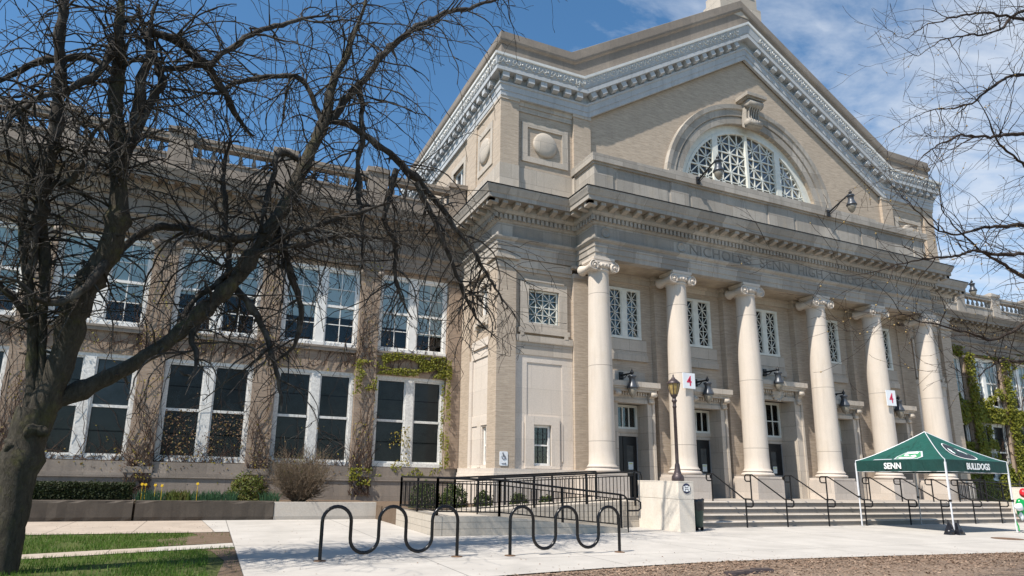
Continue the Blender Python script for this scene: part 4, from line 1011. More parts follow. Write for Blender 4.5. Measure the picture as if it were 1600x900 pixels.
# ------------------------------------------------------------------ tent
A_,B_,C_,D_=Vector((20.42,15.42,0)),Vector((20.05,12.26,0)),Vector((23.33,12.40,0)),Vector((23.5,15.45,0))
AP=Vector((21.82,13.86,3.12)); ze,zv=2.15,1.80
TENT=thing('canopy_tent','dark green pop-up canopy tent with white lettering in front of the steps','tent',tuple(AP.xy)+(0,))
def psurf(P,Q,u,t_,off=0):
    e=P.lerp(Q,u); e=Vector((e.x,e.y,ze)); v=e.lerp(AP,t_); v.z=ze+(AP.z-ze)*(t_**1.22)-.05*math.sin(math.pi*u)*(1-t_)*t_*2
    n=Vector((Q.y-P.y,-(Q.x-P.x),0)).normalized(); s=math.atan2(AP.z-ze,1.6)
    return v+(n*math.sin(s)+Vector((0,0,1))*math.cos(s))*off
PAN=[(A_,B_),(B_,C_),(C_,D_),(D_,A_)]
for k,(P,Q) in enumerate(PAN):
    mb=MB(); n_=14
    mb.add([psurf(P,Q,i/n_,j/n_) for j in range(n_+1) for i in range(n_+1)],[(j*(n_+1)+i,j*(n_+1)+i+1,(j+1)*(n_+1)+i+1,(j+1)*(n_+1)+i) for j in range(n_) for i in range(n_)],True)
    mb.build('roof_panel',M['tent_green'],TENT)
    mb=MB(); n_=16; vs=[]
    for i in range(n_+1):
        e=P.lerp(Q,i/n_); nn=Vector((Q.y-P.y,-(Q.x-P.x),0)).normalized(); w=.012*math.sin(i*1.9+k)
        vs+=[(e.x,e.y,ze+.005),(e.x+nn.x*w,e.y+nn.y*w,(ze+zv)/2),(e.x+nn.x*w*1.5,e.y+nn.y*w*1.5,zv)]
    mb.add(vs,[(3*i+j,3*i+3+j,3*i+4+j,3*i+1+j) for i in range(n_) for j in range(2)],True); va=mb.build('valance',M['tent_dark'],TENT)
    mb=MB(); mb.tube([(P.x,P.y,zv),(P.x,P.y,ze)],.014,5); mb.tube([psurf(P,Q,0,j/14,.006) for j in range(15)],.014,5); mb.tube([(P.x,P.y,zv-.005),(Q.x,Q.y,zv-.005)],.007,5); mb.build('white_trim',M['pole'],TENT)
    mb=MB(); mb.box(P.x-.020,P.x+.020,P.y-.020,P.y+.020,.9,zv+.28); mb.box(P.x-.015,P.x+.015,P.y-.015,P.y+.015,.01,.9); lg=mb.build('leg',M['pole' if k!=3 else 'pole_grey'],TENT)
    mb=MB(); mb.box(P.x-.06,P.x+.06,P.y-.06,P.y+.06,.0,.012); mb.build('foot_plate',M['pole_grey'],lg)
    mb=MB(); mb.box(P.x-.03,P.x+.03,P.y-.03,P.y+.03,.93,.99); mb.build('height_lock',M['black_metal'],lg)
    if k<2:
        nn=Vector((Q.y-P.y,-(Q.x-P.x),0)).normalized(); ang_=math.atan2((Q-P).y,(Q-P).x)
        u=.45 if k==0 else .50; e=P.lerp(Q,u)+nn*.03
        Mx=Matrix.Translation((e.x,e.y,(ze+zv)/2))@Matrix.Rotation(ang_,4,'Z')@Matrix.Rotation(math.pi/2,4,'X')
        mb=MB(); add_text(mb,'SENN' if k==0 else 'BULLDOGS',.25,Mx,.002,.008,width=.62 if k==0 else 1.22,height=.20); mb.build('lettering',M['tent_white'],TENT)
# frame trusses under the roof
mb=MB()
for P,Q in PAN:
    for a,b in ((0,.5),(.5,1)):
        p,q=P.lerp(Q,a),P.lerp(Q,b); cc=Vector((AP.x,AP.y,0)); p=p.lerp(cc,.06); q=q.lerp(cc,.06); mb.tube([(p.x,p.y,zv+.05),(q.x,q.y,ze-.02)],.012,4); mb.tube([(p.x,p.y,ze-.02),(q.x,q.y,zv+.05)],.012,4)
mb.build('truss',M['pole_grey'],TENT)
# printed emblems, lying on the fabric
def decal(name,mat,poly,P,Q,off):
    pts=[psurf(P,Q,u,t_,off) for u,t_ in poly]; c=sum(pts,Vector())/len(pts); mb=MB(); n_=len(pts)
    mb.add([c]+pts,[(0,i+1,(i+1)%n_+1) for i in range(n_)]); return mb.build(name,M[mat],TENT)
def strip(name,mat,pts,w,P,Q,off):
    mb=MB(); vs=[]
    for i,(u,t_) in enumerate(pts):
        a=pts[max(0,i-1)]; b=pts[min(len(pts)-1,i+1)]; d=Vector((b[0]-a[0],(b[1]-a[1])*.55)).normalized(); vs+=[psurf(P,Q,u-d.y*w,t_+d.x*w*1.8,off),psurf(P,Q,u+d.y*w,t_-d.x*w*1.8,off)]
    mb.add(vs,[(2*i,2*i+1,2*i+3,2*i+2) for i in range(len(pts)-1)]); return mb.build(name,M[mat],TENT)
ell=lambda cu,ct,ru,rt,n=40:[(cu+ru*math.cos(2*math.pi*i/n),ct+rt*math.sin(2*math.pi*i/n)) for i in range(n)]
P,Q=B_,C_
decal('oval_border','tent_white',ell(.5,.36,.225,.30),P,Q,.012); decal('oval_dark_ring','tent_black',ell(.5,.36,.21,.28),P,Q,.018); decal('oval_field','tent_white',ell(.5,.36,.155,.20),P,Q,.024)
for k in range(3):
    tt=.24+k*.10; a=.11 if k!=1 else .12
    decal('emblem_bar','tent_green',[(.5-a,tt),(.5+a,tt),(.5+a-.02,tt+.055),(.5-a+.02,tt+.055)],P,Q,.030)
decal('emblem_link','tent_green',[(.385,.30),(.425,.30),(.425,.40),(.385,.40)],P,Q,.0305); decal('emblem_link','tent_green',[(.575,.20+.05),(.615,.25),(.615,.35),(.575,.35)],P,Q,.0306)
P,Q=A_,B_
decal('shield_outline','tent_grey',[(.44,.06),(.72,.06),(.78,.16),(.76,.38),(.50,.38),(.42,.20)],P,Q,.012)
decal('shield_field','tent_bright',[(.455,.085),(.71,.085),(.755,.17),(.735,.35),(.51,.35),(.445,.20)],P,Q,.018)
strip('shield_letter','tent_white',[(.70,.30),(.68,.325),(.54,.325),(.52,.28),(.53,.23),(.67,.205),(.685,.16),(.66,.12),(.50,.12),(.485,.15)],.017,P,Q,.024)
strip('print_swash','tent_grey',[(.20,.05),(.30,.06),(.42,.06)],.012,P,Q,.012)
rr=random.Random(11)
for (P,Q) in PAN[:2]:
    mb=MB()
    for _ in range(70):
        u=rr.uniform(.1,.9); t_=rr.uniform(.05,.8)
        if abs(u-.5)>.46*(1-t_): continue
        if P is B_ and ((u-.5)/.23)**2+((t_-.36)/.31)**2<1: continue
        a=rr.random()*6.28; L=rr.uniform(.012,.03); du,dt=math.cos(a)*L,math.sin(a)*L*1.6
        mb.add([psurf(P,Q,u-du-dt*.18,t_-dt+du*.3,.006),psurf(P,Q,u-du+dt*.18,t_-dt-du*.3,.006),psurf(P,Q,u+du+dt*.18,t_+dt-du*.3,.006),psurf(P,Q,u+du-dt*.18,t_+dt+du*.3,.006)],[(0,1,2,3)])
    mb.build('tonal_print',M['tent_print'],TENT)
T=thing('weight_bag','black weight bag slumped at the foot of the front tent pole','bag',(B_.x,B_.y,0))
def blob(mb,c,r,sz,seed,n=12,m=8,amp=.12):
    b=len(mb.v); mb.sphere(c,r,n,m,sz); rr=random.Random(seed)
    for i in range(b,len(mb.v)):
        v=Vector(mb.v[i])-Vector(c); v*=1+amp*noise.noise(v*4/r*.3+Vector((seed,0,0))); mb.v[i]=tuple(Vector(c)+v)
for s in (-1,1):
    mb=MB(); x_,y_=B_.x+s*.13,B_.y-s*.05; mb.hexa([(x_-.14,y_-.1,0),(x_+.15,y_-.09,0),(x_+.15,y_+.1,0),(x_-.14,y_+.1,0),(x_-.05-s*.05,y_-.03,.34),(x_+.05-s*.05,y_-.03,.30),(x_+.05-s*.05,y_+.03,.30),(x_-.05-s*.05,y_+.03,.34)]); blob(mb,(x_,y_,.09),.15,(.9,.8,.6),s+3); mb.box(B_.x+s*.12-.03,B_.x+s*.12+.03,B_.y-s*.06-.01,B_.y-s*.06+.01,.28,.42); mb.build('sandbag',M['bag'],T)
T=thing('foil_balloon','green and white foil balloon tied to the right tent pole','balloon',(C_.x,C_.y-.1,.55))
mb=MB(); blob(mb,(C_.x+.16,C_.y-.16,.70),.28,(.95,.5,1.25),9,14,10,.3); mb.build('green_foil',M['balloon_g'],T)
mb=MB(); blob(mb,(C_.x-.12,C_.y-.22,.78),.14,(1.5,.6,.8),5,12,8,.3); blob(mb,(C_.x-.02,C_.y-.2,.52),.10,(.8,.6,1.5),6,12,8,.3); mb.build('white_foil',M['balloon_w'],T)
mb=MB(); mb.tube([(C_.x,C_.y,.35),(C_.x+.03,C_.y-.04,.2),(C_.x+.02,C_.y-.05,.05)],.02,5); mb.build('ribbon',M['balloon_g'],T)
T=MB(); blob(T,(23.62,12.2,1.20),.15,(.95,.8,1.0),4,14,9,.15); T.lathe((23.62,12.2,1.03),[(.01,.0),(.028,-.03),(.003,.03)],8); T.tube([(23.62,12.2,1.03),(23.55,12.25,.7),(23.40,12.38,.42)],.004,4)
tag(T.build('red_balloon',M['balloon_r'],loc=(23.62,12.2,1.2)),'small red balloon at the right edge, beyond the tent pole','balloon')
mb=MB(); mb.lathe((20.2,11.0,.002),[(.36,0),(.36,.012),(.30,.014),(.01,.014)],24,smooth=False); tag(mb.build('utility_cover',M['rust'],loc=(20.2,11,0)),'flat rusty brown cover set in the pavement in front of the tent','cover')
PL=['dark flat paving stone in the mulch, leftmost of three','dark flat paving stone in the mulch, middle of three','dark flat paving stone in the mulch, rightmost of three']
for k,(x,y,a) in enumerate(((7.62,7.98,.1),(7.98,8.06,.0),(8.36,8.16,-.25))):
    mb=MB(); mb.hexa([(-.17,-.09,-.03),(.17,-.09,-.03),(.17,.09,-.03),(-.17,.09,-.03),(-.155,-.075,.035),(.155,-.08,.03),(.16,.075,.035),(-.15,.08,.03)]); mb.xform(Matrix.Translation((x,y,0))@Matrix.Rotation(a,4,'Z'))
    tag(mb.build('paving_stone',M['lamp_brown'],loc=(x,y,0)),PL[k],'paving stone','dark paving stones in the mulch')
LEFT_LIMBS={
 'trunk':[(-2.49,10.9,-0.93,0.255),(-2.5,10.9,-0.53,0.24),(-2.51,10.9,-0.05,0.226),(-2.5,10.9,0.45,0.22),(-2.49,10.9,0.88,0.218),(-2.48,10.9,1.31,0.22),(-2.47,10.9,1.67,0.236),(-2.43,10.9,1.96,0.256),(-2.39,10.9,2.21,0.249)],
 'a':[(-2.38,10.9,2.12,0.202),(-2.17,10.96,2.35,0.141),(-1.88,11.02,2.54,0.12),(-1.35,11.08,2.96,0.109),(-0.78,11.14,3.46,0.108),(-0.36,11.2,4.03,0.117),(0.03,11.26,4.58,0.126),(0.34,11.32,5.23,0.13),(0.57,11.38,5.78,0.127),(0.81,11.44,6.35,0.124),(1.09,11.5,7.22,0.122),(1.34,11.56,8.05,0.107),(1.47,11.62,9.04,0.09),(1.69,11.68,9.74,0.072),(1.91,11.74,10.61,0.067),(2.14,11.8,11.68,0.055)],
 'a2':[(1.19,11.6,7.76,0.077),(1.64,11.7,8.63,0.071),(2.01,11.8,9.31,0.073),(2.52,11.9,10.29,0.065),(3.38,12,11.28,0.062),(4.32,12.1,12.1,0.059),(5.69,12.2,13.01,0.049)],
 'a3':[(1.53,11.6,8.19,0.06),(1.86,11.72,8.28,0.061),(2.5,11.85,8.02,0.062),(3.24,11.98,7.63,0.084),(3.57,12.1,7.47,0.076),(4.21,12.22,6.9,0.055),(4.88,12.35,6.23,0.044),(5.5,12.48,5.54,0.033),(6.09,12.6,4.89,0.023)],
 'a4':[(0.62,11.4,5.86,0.072),(0.32,11.33,5.45,0.062),(-0.24,11.26,5.29,0.061),(-0.7,11.19,5.39,0.067),(-1.27,11.11,5.29,0.065),(-1.59,11.04,4.93,0.056),(-1.85,10.97,4.6,0.047),(-2.12,10.9,3.87,0.038)],
 'a5':[(0.29,11.4,5.23,0.062),(0.75,11.3,5.49,0.054),(1.61,11.2,5.96,0.056),(2.29,11.1,6.24,0.047),(2.63,11,6.39,0.038)],
 'a6':[(0.29,11.2,5.12,0.052),(0.98,11.3,5.39,0.045),(1.67,11.4,5.7,0.037),(2.66,11.5,5.9,0.029),(3.34,11.6,5.88,0.021)],
 'a7':[(1.05,11.6,7.19,0.058),(0.62,11.5,7.24,0.057),(0.51,11.4,6.52,0.055),(0.44,11.3,5.97,0.045),(0.38,11.2,5.32,0.035)],
 'a8':[(1.36,11.7,8.14,0.06),(0.86,11.66,8.9,0.049),(0.38,11.62,8.87,0.048),(-0.18,11.58,8.58,0.047),(-0.69,11.54,8.12,0.036),(-1.42,11.5,8.02,0.035)],
 'c':[(-2.35,10.9,2.12,0.194),(-2.2,10.83,2.87,0.169),(-2.12,10.76,3.59,0.166),(-1.9,10.69,4.3,0.164),(-1.73,10.62,4.71,0.161),(-1.71,10.55,5.27,0.147),(-1.75,10.48,5.87,0.119),(-1.89,10.41,6.67,0.109),(-1.98,10.34,7.61,0.111),(-2.06,10.27,8.69,0.097),(-2.12,10.2,9.33,0.082)],
 'c2':[(-1.74,10.4,5.88,0.092),(-1.68,10.38,6.43,0.093),(-1.65,10.37,6.98,0.087),(-1.64,10.35,7.49,0.079),(-1.61,10.33,7.74,0.063),(-1.62,10.32,8.16,0.048),(-1.62,10.3,8.75,0.041)],
 'c3':[(-1.66,10.4,6.37,0.07),(-1.54,10.47,6.84,0.063),(-1.39,10.53,7.44,0.065),(-1.4,10.6,7.74,0.058),(-1.6,10.67,8.18,0.066),(-1.77,10.73,8.51,0.059),(-1.93,10.8,9.03,0.042)],
 'c4':[(-1.96,10.4,7.54,0.063),(-2.07,10.29,8,0.078),(-2.09,10.17,7.63,0.061),(-2.19,10.06,7.19,0.053),(-2.44,9.94,6.78,0.044),(-2.8,9.83,6.43,0.035),(-3.08,9.71,5.79,0.027),(-3.27,9.6,5.4,0.019)],
 'c5':[(-1.67,10.4,8.33,0.057),(-1.31,10.53,8.39,0.066),(-1.01,10.67,8.3,0.076),(-0.75,10.8,8.18,0.077),(-0.51,10.93,7.93,0.062),(-0.27,11.07,7.63,0.053),(0.07,11.2,7.32,0.045)],
 'c6':[(-1.41,10.4,7.72,0.049),(-1.06,10.5,7.93,0.05),(-0.7,10.6,8.19,0.043),(-0.24,10.7,8.88,0.044),(0.16,10.8,9.31,0.045),(0.82,10.9,9.74,0.038),(1.29,11,10.15,0.029)],
 'c7':[(-1.91,10.4,7.38,0.055),(-2.31,10.47,7.65,0.055),(-2.75,10.53,7.62,0.055),(-2.96,10.6,7.57,0.054),(-3.2,10.67,7.4,0.046),(-3.53,10.73,7.07,0.038),(-3.84,10.8,6.92,0.03)],
 'c8':[(-1.76,10.5,4.41,0.067),(-1.9,10.38,4.06,0.065),(-2.18,10.26,3.61,0.056),(-2.42,10.14,3.64,0.049),(-2.65,10.02,3.85,0.041),(-2.84,9.9,3.88,0.033)],
 'b':[(-2.43,10.9,2.07,0.128),(-2.52,10.86,2.66,0.078),(-2.6,10.82,3.31,0.07),(-2.69,10.79,3.87,0.066),(-2.81,10.75,4.43,0.061),(-2.91,10.71,4.9,0.057),(-2.95,10.68,5.39,0.047),(-2.85,10.64,5.91,0.043),(-2.65,10.6,6.25,0.039)],
 'b2':[(-2.34,10.9,2.22,0.129),(-2.42,10.84,2.95,0.056),(-2.52,10.79,3.79,0.056),(-2.57,10.73,4.46,0.085),(-2.67,10.67,4.93,0.076),(-2.96,10.61,5.87,0.057),(-3.09,10.56,6.23,0.048),(-3.12,10.5,6.83,0.043)],
 'b3':[(-2.7,10.6,4.11,0.065),(-2.65,10.44,5.35,0.052),(-2.33,10.28,5.54,0.044),(-2.18,10.12,5.81,0.044),(-2.11,9.96,6.1,0.036),(-1.73,9.8,6.47,0.037)],
 'b4':[(-2.61,10.7,3.47,0.057),(-2.8,10.47,3.68,0.049),(-2.99,10.23,3.87,0.041),(-3.25,10,4.12,0.033)],
 'd1':[(-0.7,11.2,3.59,0.065),(-0.57,11.3,4.17,0.05),(-0.08,11.4,4.72,0.052),(-0.25,11.5,5.92,0.044),(-0.37,11.6,6.56,0.045),(-0.29,11.7,7.46,0.037),(-0.43,11.8,7.8,0.028)],
 'd2':[(-0.28,11.3,4.21,0.06),(-0.51,11.1,3.59,0.049),(-0.36,10.9,3.15,0.04),(-0.49,10.7,2.7,0.031)],
 'd3':[(-0.02,11.5,4.64,0.062),(0.39,11.4,4.2,0.061),(0.7,11.3,3.64,0.052),(0.84,11.2,3.08,0.043),(0.99,11.1,2.43,0.025)],
 'd4':[(0.63,11.5,5.89,0.064),(0.94,11.65,5.06,0.065),(1.23,11.8,4.53,0.056),(1.14,11.95,3.69,0.046),(0.79,12.1,3.32,0.036)],
 'd5':[(2.91,11.8,7.56,0.062),(2.72,11.9,6.64,0.051),(3.05,12,6.03,0.051),(3.09,12.1,5.24,0.041),(3.45,12.2,4.5,0.03)],
 'd6':[(3.34,11.8,7.36,0.063),(4,11.95,6.17,0.053),(4.43,12.1,5.58,0.042),(4.96,12.25,4.68,0.032),(5.56,12.4,4.35,0.023)],
 'd7':[(2.01,11.8,9.31,0.062),(2.11,11.84,8.47,0.051),(2.14,11.88,7.49,0.051),(2.21,11.92,6.96,0.061),(2.3,11.96,6.17,0.04),(2.42,12,5.39,0.029)],
}
RIGHT_LIMBS={
 'r1':[(16.49,5.75,8.05,0.208),(14.6,5.67,7.77,0.146),(13.33,5.59,7.56,0.104),(12.13,5.51,7.26,0.077),(11.11,5.42,6.93,0.052),(10.18,5.34,6.68,0.045),(9.27,5.26,6.19,0.033),(8.71,5.18,5.78,0.023),(7.81,5.1,5.45,0.014)],
 'r2':[(17.63,5.75,11.09,0.198),(15.34,5.69,10.55,0.131),(13.78,5.64,10.14,0.086),(12.59,5.58,9.83,0.059),(11.67,5.52,9.55,0.045),(10.58,5.47,9.01,0.032),(9.74,5.41,8.51,0.026),(9.13,5.36,8.1,0.018),(8.35,5.3,8.19,0.013)],
 'r3':[(15.98,5.75,6.7,0.175),(13.99,5.73,6.13,0.116),(12.3,5.71,5.75,0.087),(11.15,5.69,5.49,0.062),(10.25,5.68,5.25,0.05),(9.69,5.66,5.27,0.039),(9.2,5.64,5.48,0.029),(8.86,5.62,5.71,0.019),(8.57,5.6,5.79,0.014)],
 'r4':[(15.21,5.75,4.66,0.177),(13.79,5.69,5.17,0.124),(12.32,5.63,5.16,0.085),(11.11,5.57,4.95,0.061),(10.35,5.51,4.91,0.049),(9.6,5.44,4.67,0.047),(8.75,5.38,4.44,0.036),(7.97,5.32,4.19,0.026),(7.13,5.26,3.97,0.016),(6.6,5.2,3.91,0.012)],
 'r5':[(15.46,5.75,5.31,0.168),(13.48,5.7,4.78,0.111),(11.9,5.65,4.77,0.084),(10.85,5.6,4.97,0.055),(10.19,5.55,5.21,0.039),(9.71,5.5,5.47,0.029),(9.63,5.45,5.79,0.024),(9.23,5.4,6.05,0.019)],
 'r6':[(14.41,5.75,3.63,0.146),(13.2,5.76,4.13,0.098),(12.1,5.76,4.06,0.073),(11.15,5.77,3.65,0.05),(10.21,5.78,3.65,0.039),(9.5,5.78,3.72,0.028),(8.82,5.79,3.79,0.02),(7.98,5.79,3.42,0.014),(7.4,5.8,3.58,0.011)],
 'r7':[(17.1,5.75,9.68,0.177),(15.14,5.79,9.3,0.115),(13.42,5.82,9.04,0.073),(12.59,5.86,8.62,0.059),(11.76,5.89,8.02,0.045),(10.87,5.93,7.68,0.033),(10.2,5.96,7.35,0.027),(9.38,6,6.81,0.016)],
 'r8':[(18.52,5.75,12.74,0.193),(15.97,5.71,11.63,0.136),(13.76,5.68,10.52,0.087),(12.44,5.64,9.56,0.047),(11.14,5.61,8.98,0.044),(10.31,5.57,8.51,0.032),(9.7,5.54,8.12,0.026),(9.06,5.5,8.18,0.016)],
 'r9':[(16.14,5.75,7.14,0.152),(14.38,5.7,6.89,0.095),(13,5.65,6.7,0.068),(12.2,5.6,6.87,0.049),(11.61,5.55,7,0.043),(11.34,5.5,7.32,0.032),(10.91,5.45,7.65,0.026),(10.2,5.4,7.77,0.02)],
 'r10':[(14.37,5.75,2.95,0.133),(13.14,5.73,3.51,0.086),(11.63,5.71,3.37,0.05),(10.9,5.69,3.26,0.039),(10.17,5.67,2.95,0.028),(9.58,5.65,3.04,0.018)],
}
# ------------------------------------------------------------------ plants
def leafquad(mb,c,n,s,rr,asp=.7):
    n=n.normalized(); u=n.orthogonal().normalized(); u.rotate(Matrix.Rotation(rr.random()*6.28,3,n)); v=n.cross(u)
    a=u*s; b=v*s*asp; k=n*s*.25
    mb.add([c-a,c-b*.9+k,c+a,c+b*.9+k],[(0,1,2),(0,2,3)])
def rdir(rr): 
    while 1:
        v=Vector((rr.uniform(-1,1),rr.uniform(-1,1),rr.uniform(-1,1)))
        if .05<v.length<1: return v.normalized()
def leaf_shrub(name,label,cat,c,sz,n,mat,ls,seed,group=None,boxy=False,stems=7):
    rr=random.Random(seed); T=thing(name,label,cat,(c[0],c[1],c[2]),group)
    mb=MB()
    for _ in range(n):
        if boxy:
            d=Vector((rr.uniform(-1,1),rr.uniform(-1,1),rr.uniform(0,1))); k=rr.choice((0,1,2,2,0)); 
            if k==2: d.z=rr.uniform(.86,1.04)
            elif k==1: d.y=-rr.uniform(.86,1.05)
            else: d.y=-rr.uniform(.5,1.04)
            nn=Vector((d.x*.3,-.6,.6))+rdir(rr)*.9
        else:
            d=rdir(rr); d.z=abs(d.z)*1.0 if rr.random()<.8 else d.z*.3; f=rr.uniform(.45,1)**.5; q=1+.28*noise.noise(d*2.2+Vector((seed,0,0)))
            nn=d+rdir(rr)*.9; d=d*f*q
        p=Vector((c[0]+d.x*sz[0],c[1]+d.y*sz[1],c[2]+.02+d.z*sz[2]+(0.06*noise.noise(Vector((d.x*5,d.y*5,seed))) if boxy else 0)))
        leafquad(mb,p,nn,ls*rr.uniform(.6,1.3),rr)
    if boxy: mb.box(c[0]-sz[0]*.93,c[0]+sz[0]*.93,c[1]-sz[1]*.8,c[1]+sz[1]*.8,c[2],c[2]+sz[2]*.86)
    mb.build('foliage',M[mat],T)
    mb=MB()
    for i in range(stems):
        e=(c[0]+rr.uniform(-.7,.7)*sz[0],c[1]+rr.uniform(-.6,.6)*sz[1],c[2]+sz[2]*rr.uniform(.5,.85)); b=(c[0]+(e[0]-c[0])*.3,c[1]+(e[1]-c[1])*.3,c[2]-.05)
        mb.tube([b,((b[0]+e[0])/2+.03,(b[1]+e[1])/2,(b[2]+e[2])/2),e],[.016,.012,.005],5)
    mb.build('stems',M['twig_r'],T); return T
leaf_shrub('clipped_hedge','dark green clipped hedge behind the low wall at the left','hedge',(-3.6,21.45,.47),(1.6,.36,.5),7000,'hedge_leaf',.035,1,boxy=True,stems=24)
leaf_shrub('leafy_shrub','fresh green leafy shrub left of the big bare bush','shrub',(1.12,21.4,.5),(.66,.45,.82),2600,'shrub_leaf',.04,2)
SH=[((6.05,18.85,.43),(.52,.42,.78),'larger green boxwood bush nearest the left end of the ramp railing'),((6.95,18.8,.43),(.50,.42,.72),'larger green boxwood bush, second from the left behind the ramp railing'),((8.0,18.9,.43),(.36,.32,.52),'small green boxwood bush below the wheelchair sign'),((9.25,18.9,.43),(.34,.3,.46),'small green boxwood bush below the narrow ground window'),((10.25,18.9,.43),(.28,.26,.40),'smallest green boxwood bush, rightmost behind the ramp railing')]
for i,(c,s,l) in enumerate(SH): leaf_shrub('boxwood_bush',l,'shrub',c,s,1500 if i<2 else 800,'box_leaf',.04,10+i,'boxwood bushes behind the ramp railing',stems=5)
leaf_shrub('low_plants','low green shrub under the railing right of the steps','shrub',(31.6,18.9,.4),(1.0,.4,.5),900,'box_leaf',.05,31,stems=4)
# bare bush
rr=random.Random(21); T=thing('bare_bush','large bare brown twiggy bush behind the pale low wall','shrub',(2.68,21.45,.47))
mb=MB()
def twig(mb,p,d,L,r,rr,depth,droop=0.,kn=.22,n=4,minr=.003,sides=3,prob=.5):
    k=max(3,int(L/.11)); pts=[p.copy()]; rad=[r]; q=p.copy()
    for i in range(k):
        d=(d+rdir(rr)*kn+Vector((0,0,-droop))).normalized(); q=q+d*(L/k); pts.append(q.copy()); rad.append(max(minr,r*(1-.75*(i+1)/k)))
        if depth>0 and rr.random()<prob: twig(mb,q.copy(),(d+rdir(rr)*.85).normalized(),L*rr.uniform(.3,.65),rad[-1]*.7,rr,depth-1,droop,kn,n,minr,sides,prob)
    mb.tube(pts,rad,sides,False)
for i in range(230):
    a=rr.random()*6.28; s=rr.uniform(.08,1.05); d=Vector((math.cos(a)*s*1.15,math.sin(a)*s*.8,1)).normalized()
    twig(mb,Vector((2.68+math.cos(a)*.14,21.45+math.sin(a)*.12,.45)),d,rr.uniform(.8,1.3),.012,rr,2,-.05,.12,minr=.0045,prob=.42)
mb.build('twigs',M['bush'],T)
mb=MB()
for i in range(500):
    a=rr.random()*6.28; q=rr.random()**.5; z=rr.uniform(.5,1.0)
    leafquad(mb,Vector((2.68+math.cos(a)*q*(.3+.75*z),21.45+math.sin(a)*q*.6*z,.5+1.6*z*rr.uniform(.7,1))),rdir(rr),.02,rr)
mb.build('buds',M['shrub_leaf'],T)
# bulbs
def bulbs(c,w,n,fl,label,seed,tulip=False):
    rr=random.Random(seed); T=thing('bulb_clump',label,'flowers',(c[0],c[1],c[2]),'clumps of spring bulbs')
    mb=MB(); fb=MB()
    for i in range(n):
        a=rr.random()*6.28; q=rr.random()**.5; b=Vector((c[0]+math.cos(a)*q*w,c[1]+math.sin(a)*q*.18,c[2]-.02)); h=rr.uniform(.25,.42); l=Vector((rr.gauss(0,.10),rr.gauss(0,.06),0)); ww=.011 if not tulip else .022
        m_=b+l*.3+Vector((0,0,h*.6)); t_=b+l+Vector((0,0,h))
        mb.add([b-Vector((ww,0,0)),b+Vector((ww,0,0)),m_+Vector((ww,0,0)),t_,m_-Vector((ww,0,0))],[(0,1,2,4),(4,2,3)])
    mb.build('leaves',M['bulb_leaf' if not tulip else 'shrub_leaf'],T)
    for i in range(fl):
        p=Vector((c[0]+rr.uniform(-w,w)*.8,c[1]-.1+rr.uniform(-.1,.1),c[2]+rr.uniform(.40,.58)))
        mb=MB(); 
        for k in range(6):
            a=k*math.pi/3; leafquad(mb,p+Vector((math.cos(a)*.026,0,math.sin(a)*.026)),Vector((math.cos(a)*.3,-1,math.sin(a)*.3)),.028,rr,.6)
        mb.lathe((p.x,p.y-.01,p.z),[(.012,0),(.022,-.03),(.028,-.045)],8,'y'); mb.tube([(p.x,p.y+.01,p.z),(p.x+.01,p.y+.03,c[2])],.005,4)
        mb.build('flower',M['petal'],T)
bulbs((-1.52,21.1,.48),  .42,160,4,'clump of daffodils with yellow flowers, left of the other bulbs',1)
bulbs((-.80,21.1,.48),.36,110,0,'clump of broad light green leaves right of the yellow daffodils',2,True)
bulbs((-.02,21.1,.48),.50,190,1,'clump of blue-green daffodil leaves with a single yellow flower',3)
bulbs((.62,21.0,.48),.2,70,0,'small clump of blue-green leaves left of the leafy shrub',4)
bulbs((1.75,20.98,.48),.28,80,0,'small clump of grey-green leaves right of the leafy shrub',5)
# ------------------------------------------------------------------ ivy
def onpil(x): 
    k=(5.035-x)/3.6; return abs(k-round(k))*3.6<.40 or x>8.25
def inwin(x,z): 
    return (not onpil(x)) and (1.7<z<5.1 or 6.05<z<9.15)
rr=random.Random(77)
IV=thing('climbing_vine','brown leafless climbing vine with few yellow-green leaves on the left wing','vine',(-2,23.4,.5))
sm=MB(); lv=MB(); dry=MB(); grn=MB()
def depth(x,z):
    if z>9.9: return 23.5-.17
    if z>9.3: return 23.42
    return 23.46 if onpil(x) else (23.60 if not inwin(x,z) else 23.64)
for w in range(1500):
    x=rr.uniform(-12,8.2) if rr.random()<.86 else 5.035-3.6*rr.randint(0,4)+rr.uniform(-.5,.5); z=rr.choice((.5,.5,.5,5.15,5.2,5.3,1.2,9.0,9.4)); a=rr.gauss(math.pi/2,.35); pts=[];r0=rr.uniform(.007,.016)
    top=rr.choice((2.5,5.5,6.2,8.5,9.6,10.5))
    if x>7.4: top=min(top,6.2)
    for i in range(60):
        a+=rr.gauss(0,.30); a=a*.93+.07*math.pi/2; x+=math.cos(a)*.14; z+=math.sin(a)*.14
        if z>top or x>8.7: break
        if x>5.6 and not onpil(x) and z<5.0 and rr.random()<.5: break
        if inwin(x,z) and rr.random()<.16: break
        pts.append((x,depth(x,z)-.012,z))
        p=Vector((x,depth(x,z)-.03,z))
        yel=noise.noise(Vector((x*.8,z*.8,5)))
        if rr.random()<.07+.22*max(0,yel): 
            q=p+Vector((rr.gauss(0,.08),-rr.uniform(0,.05),rr.gauss(0,.08)))
            leafquad(lv if rr.random()<.45 else dry,q,Vector((rr.gauss(0,.5),-1,rr.gauss(.2,.5))),rr.uniform(.02,.045),rr)
    if len(pts)>3: sm.tube(pts,[r0*(1-.6*i/len(pts)) for i in range(len(pts))],3,False)
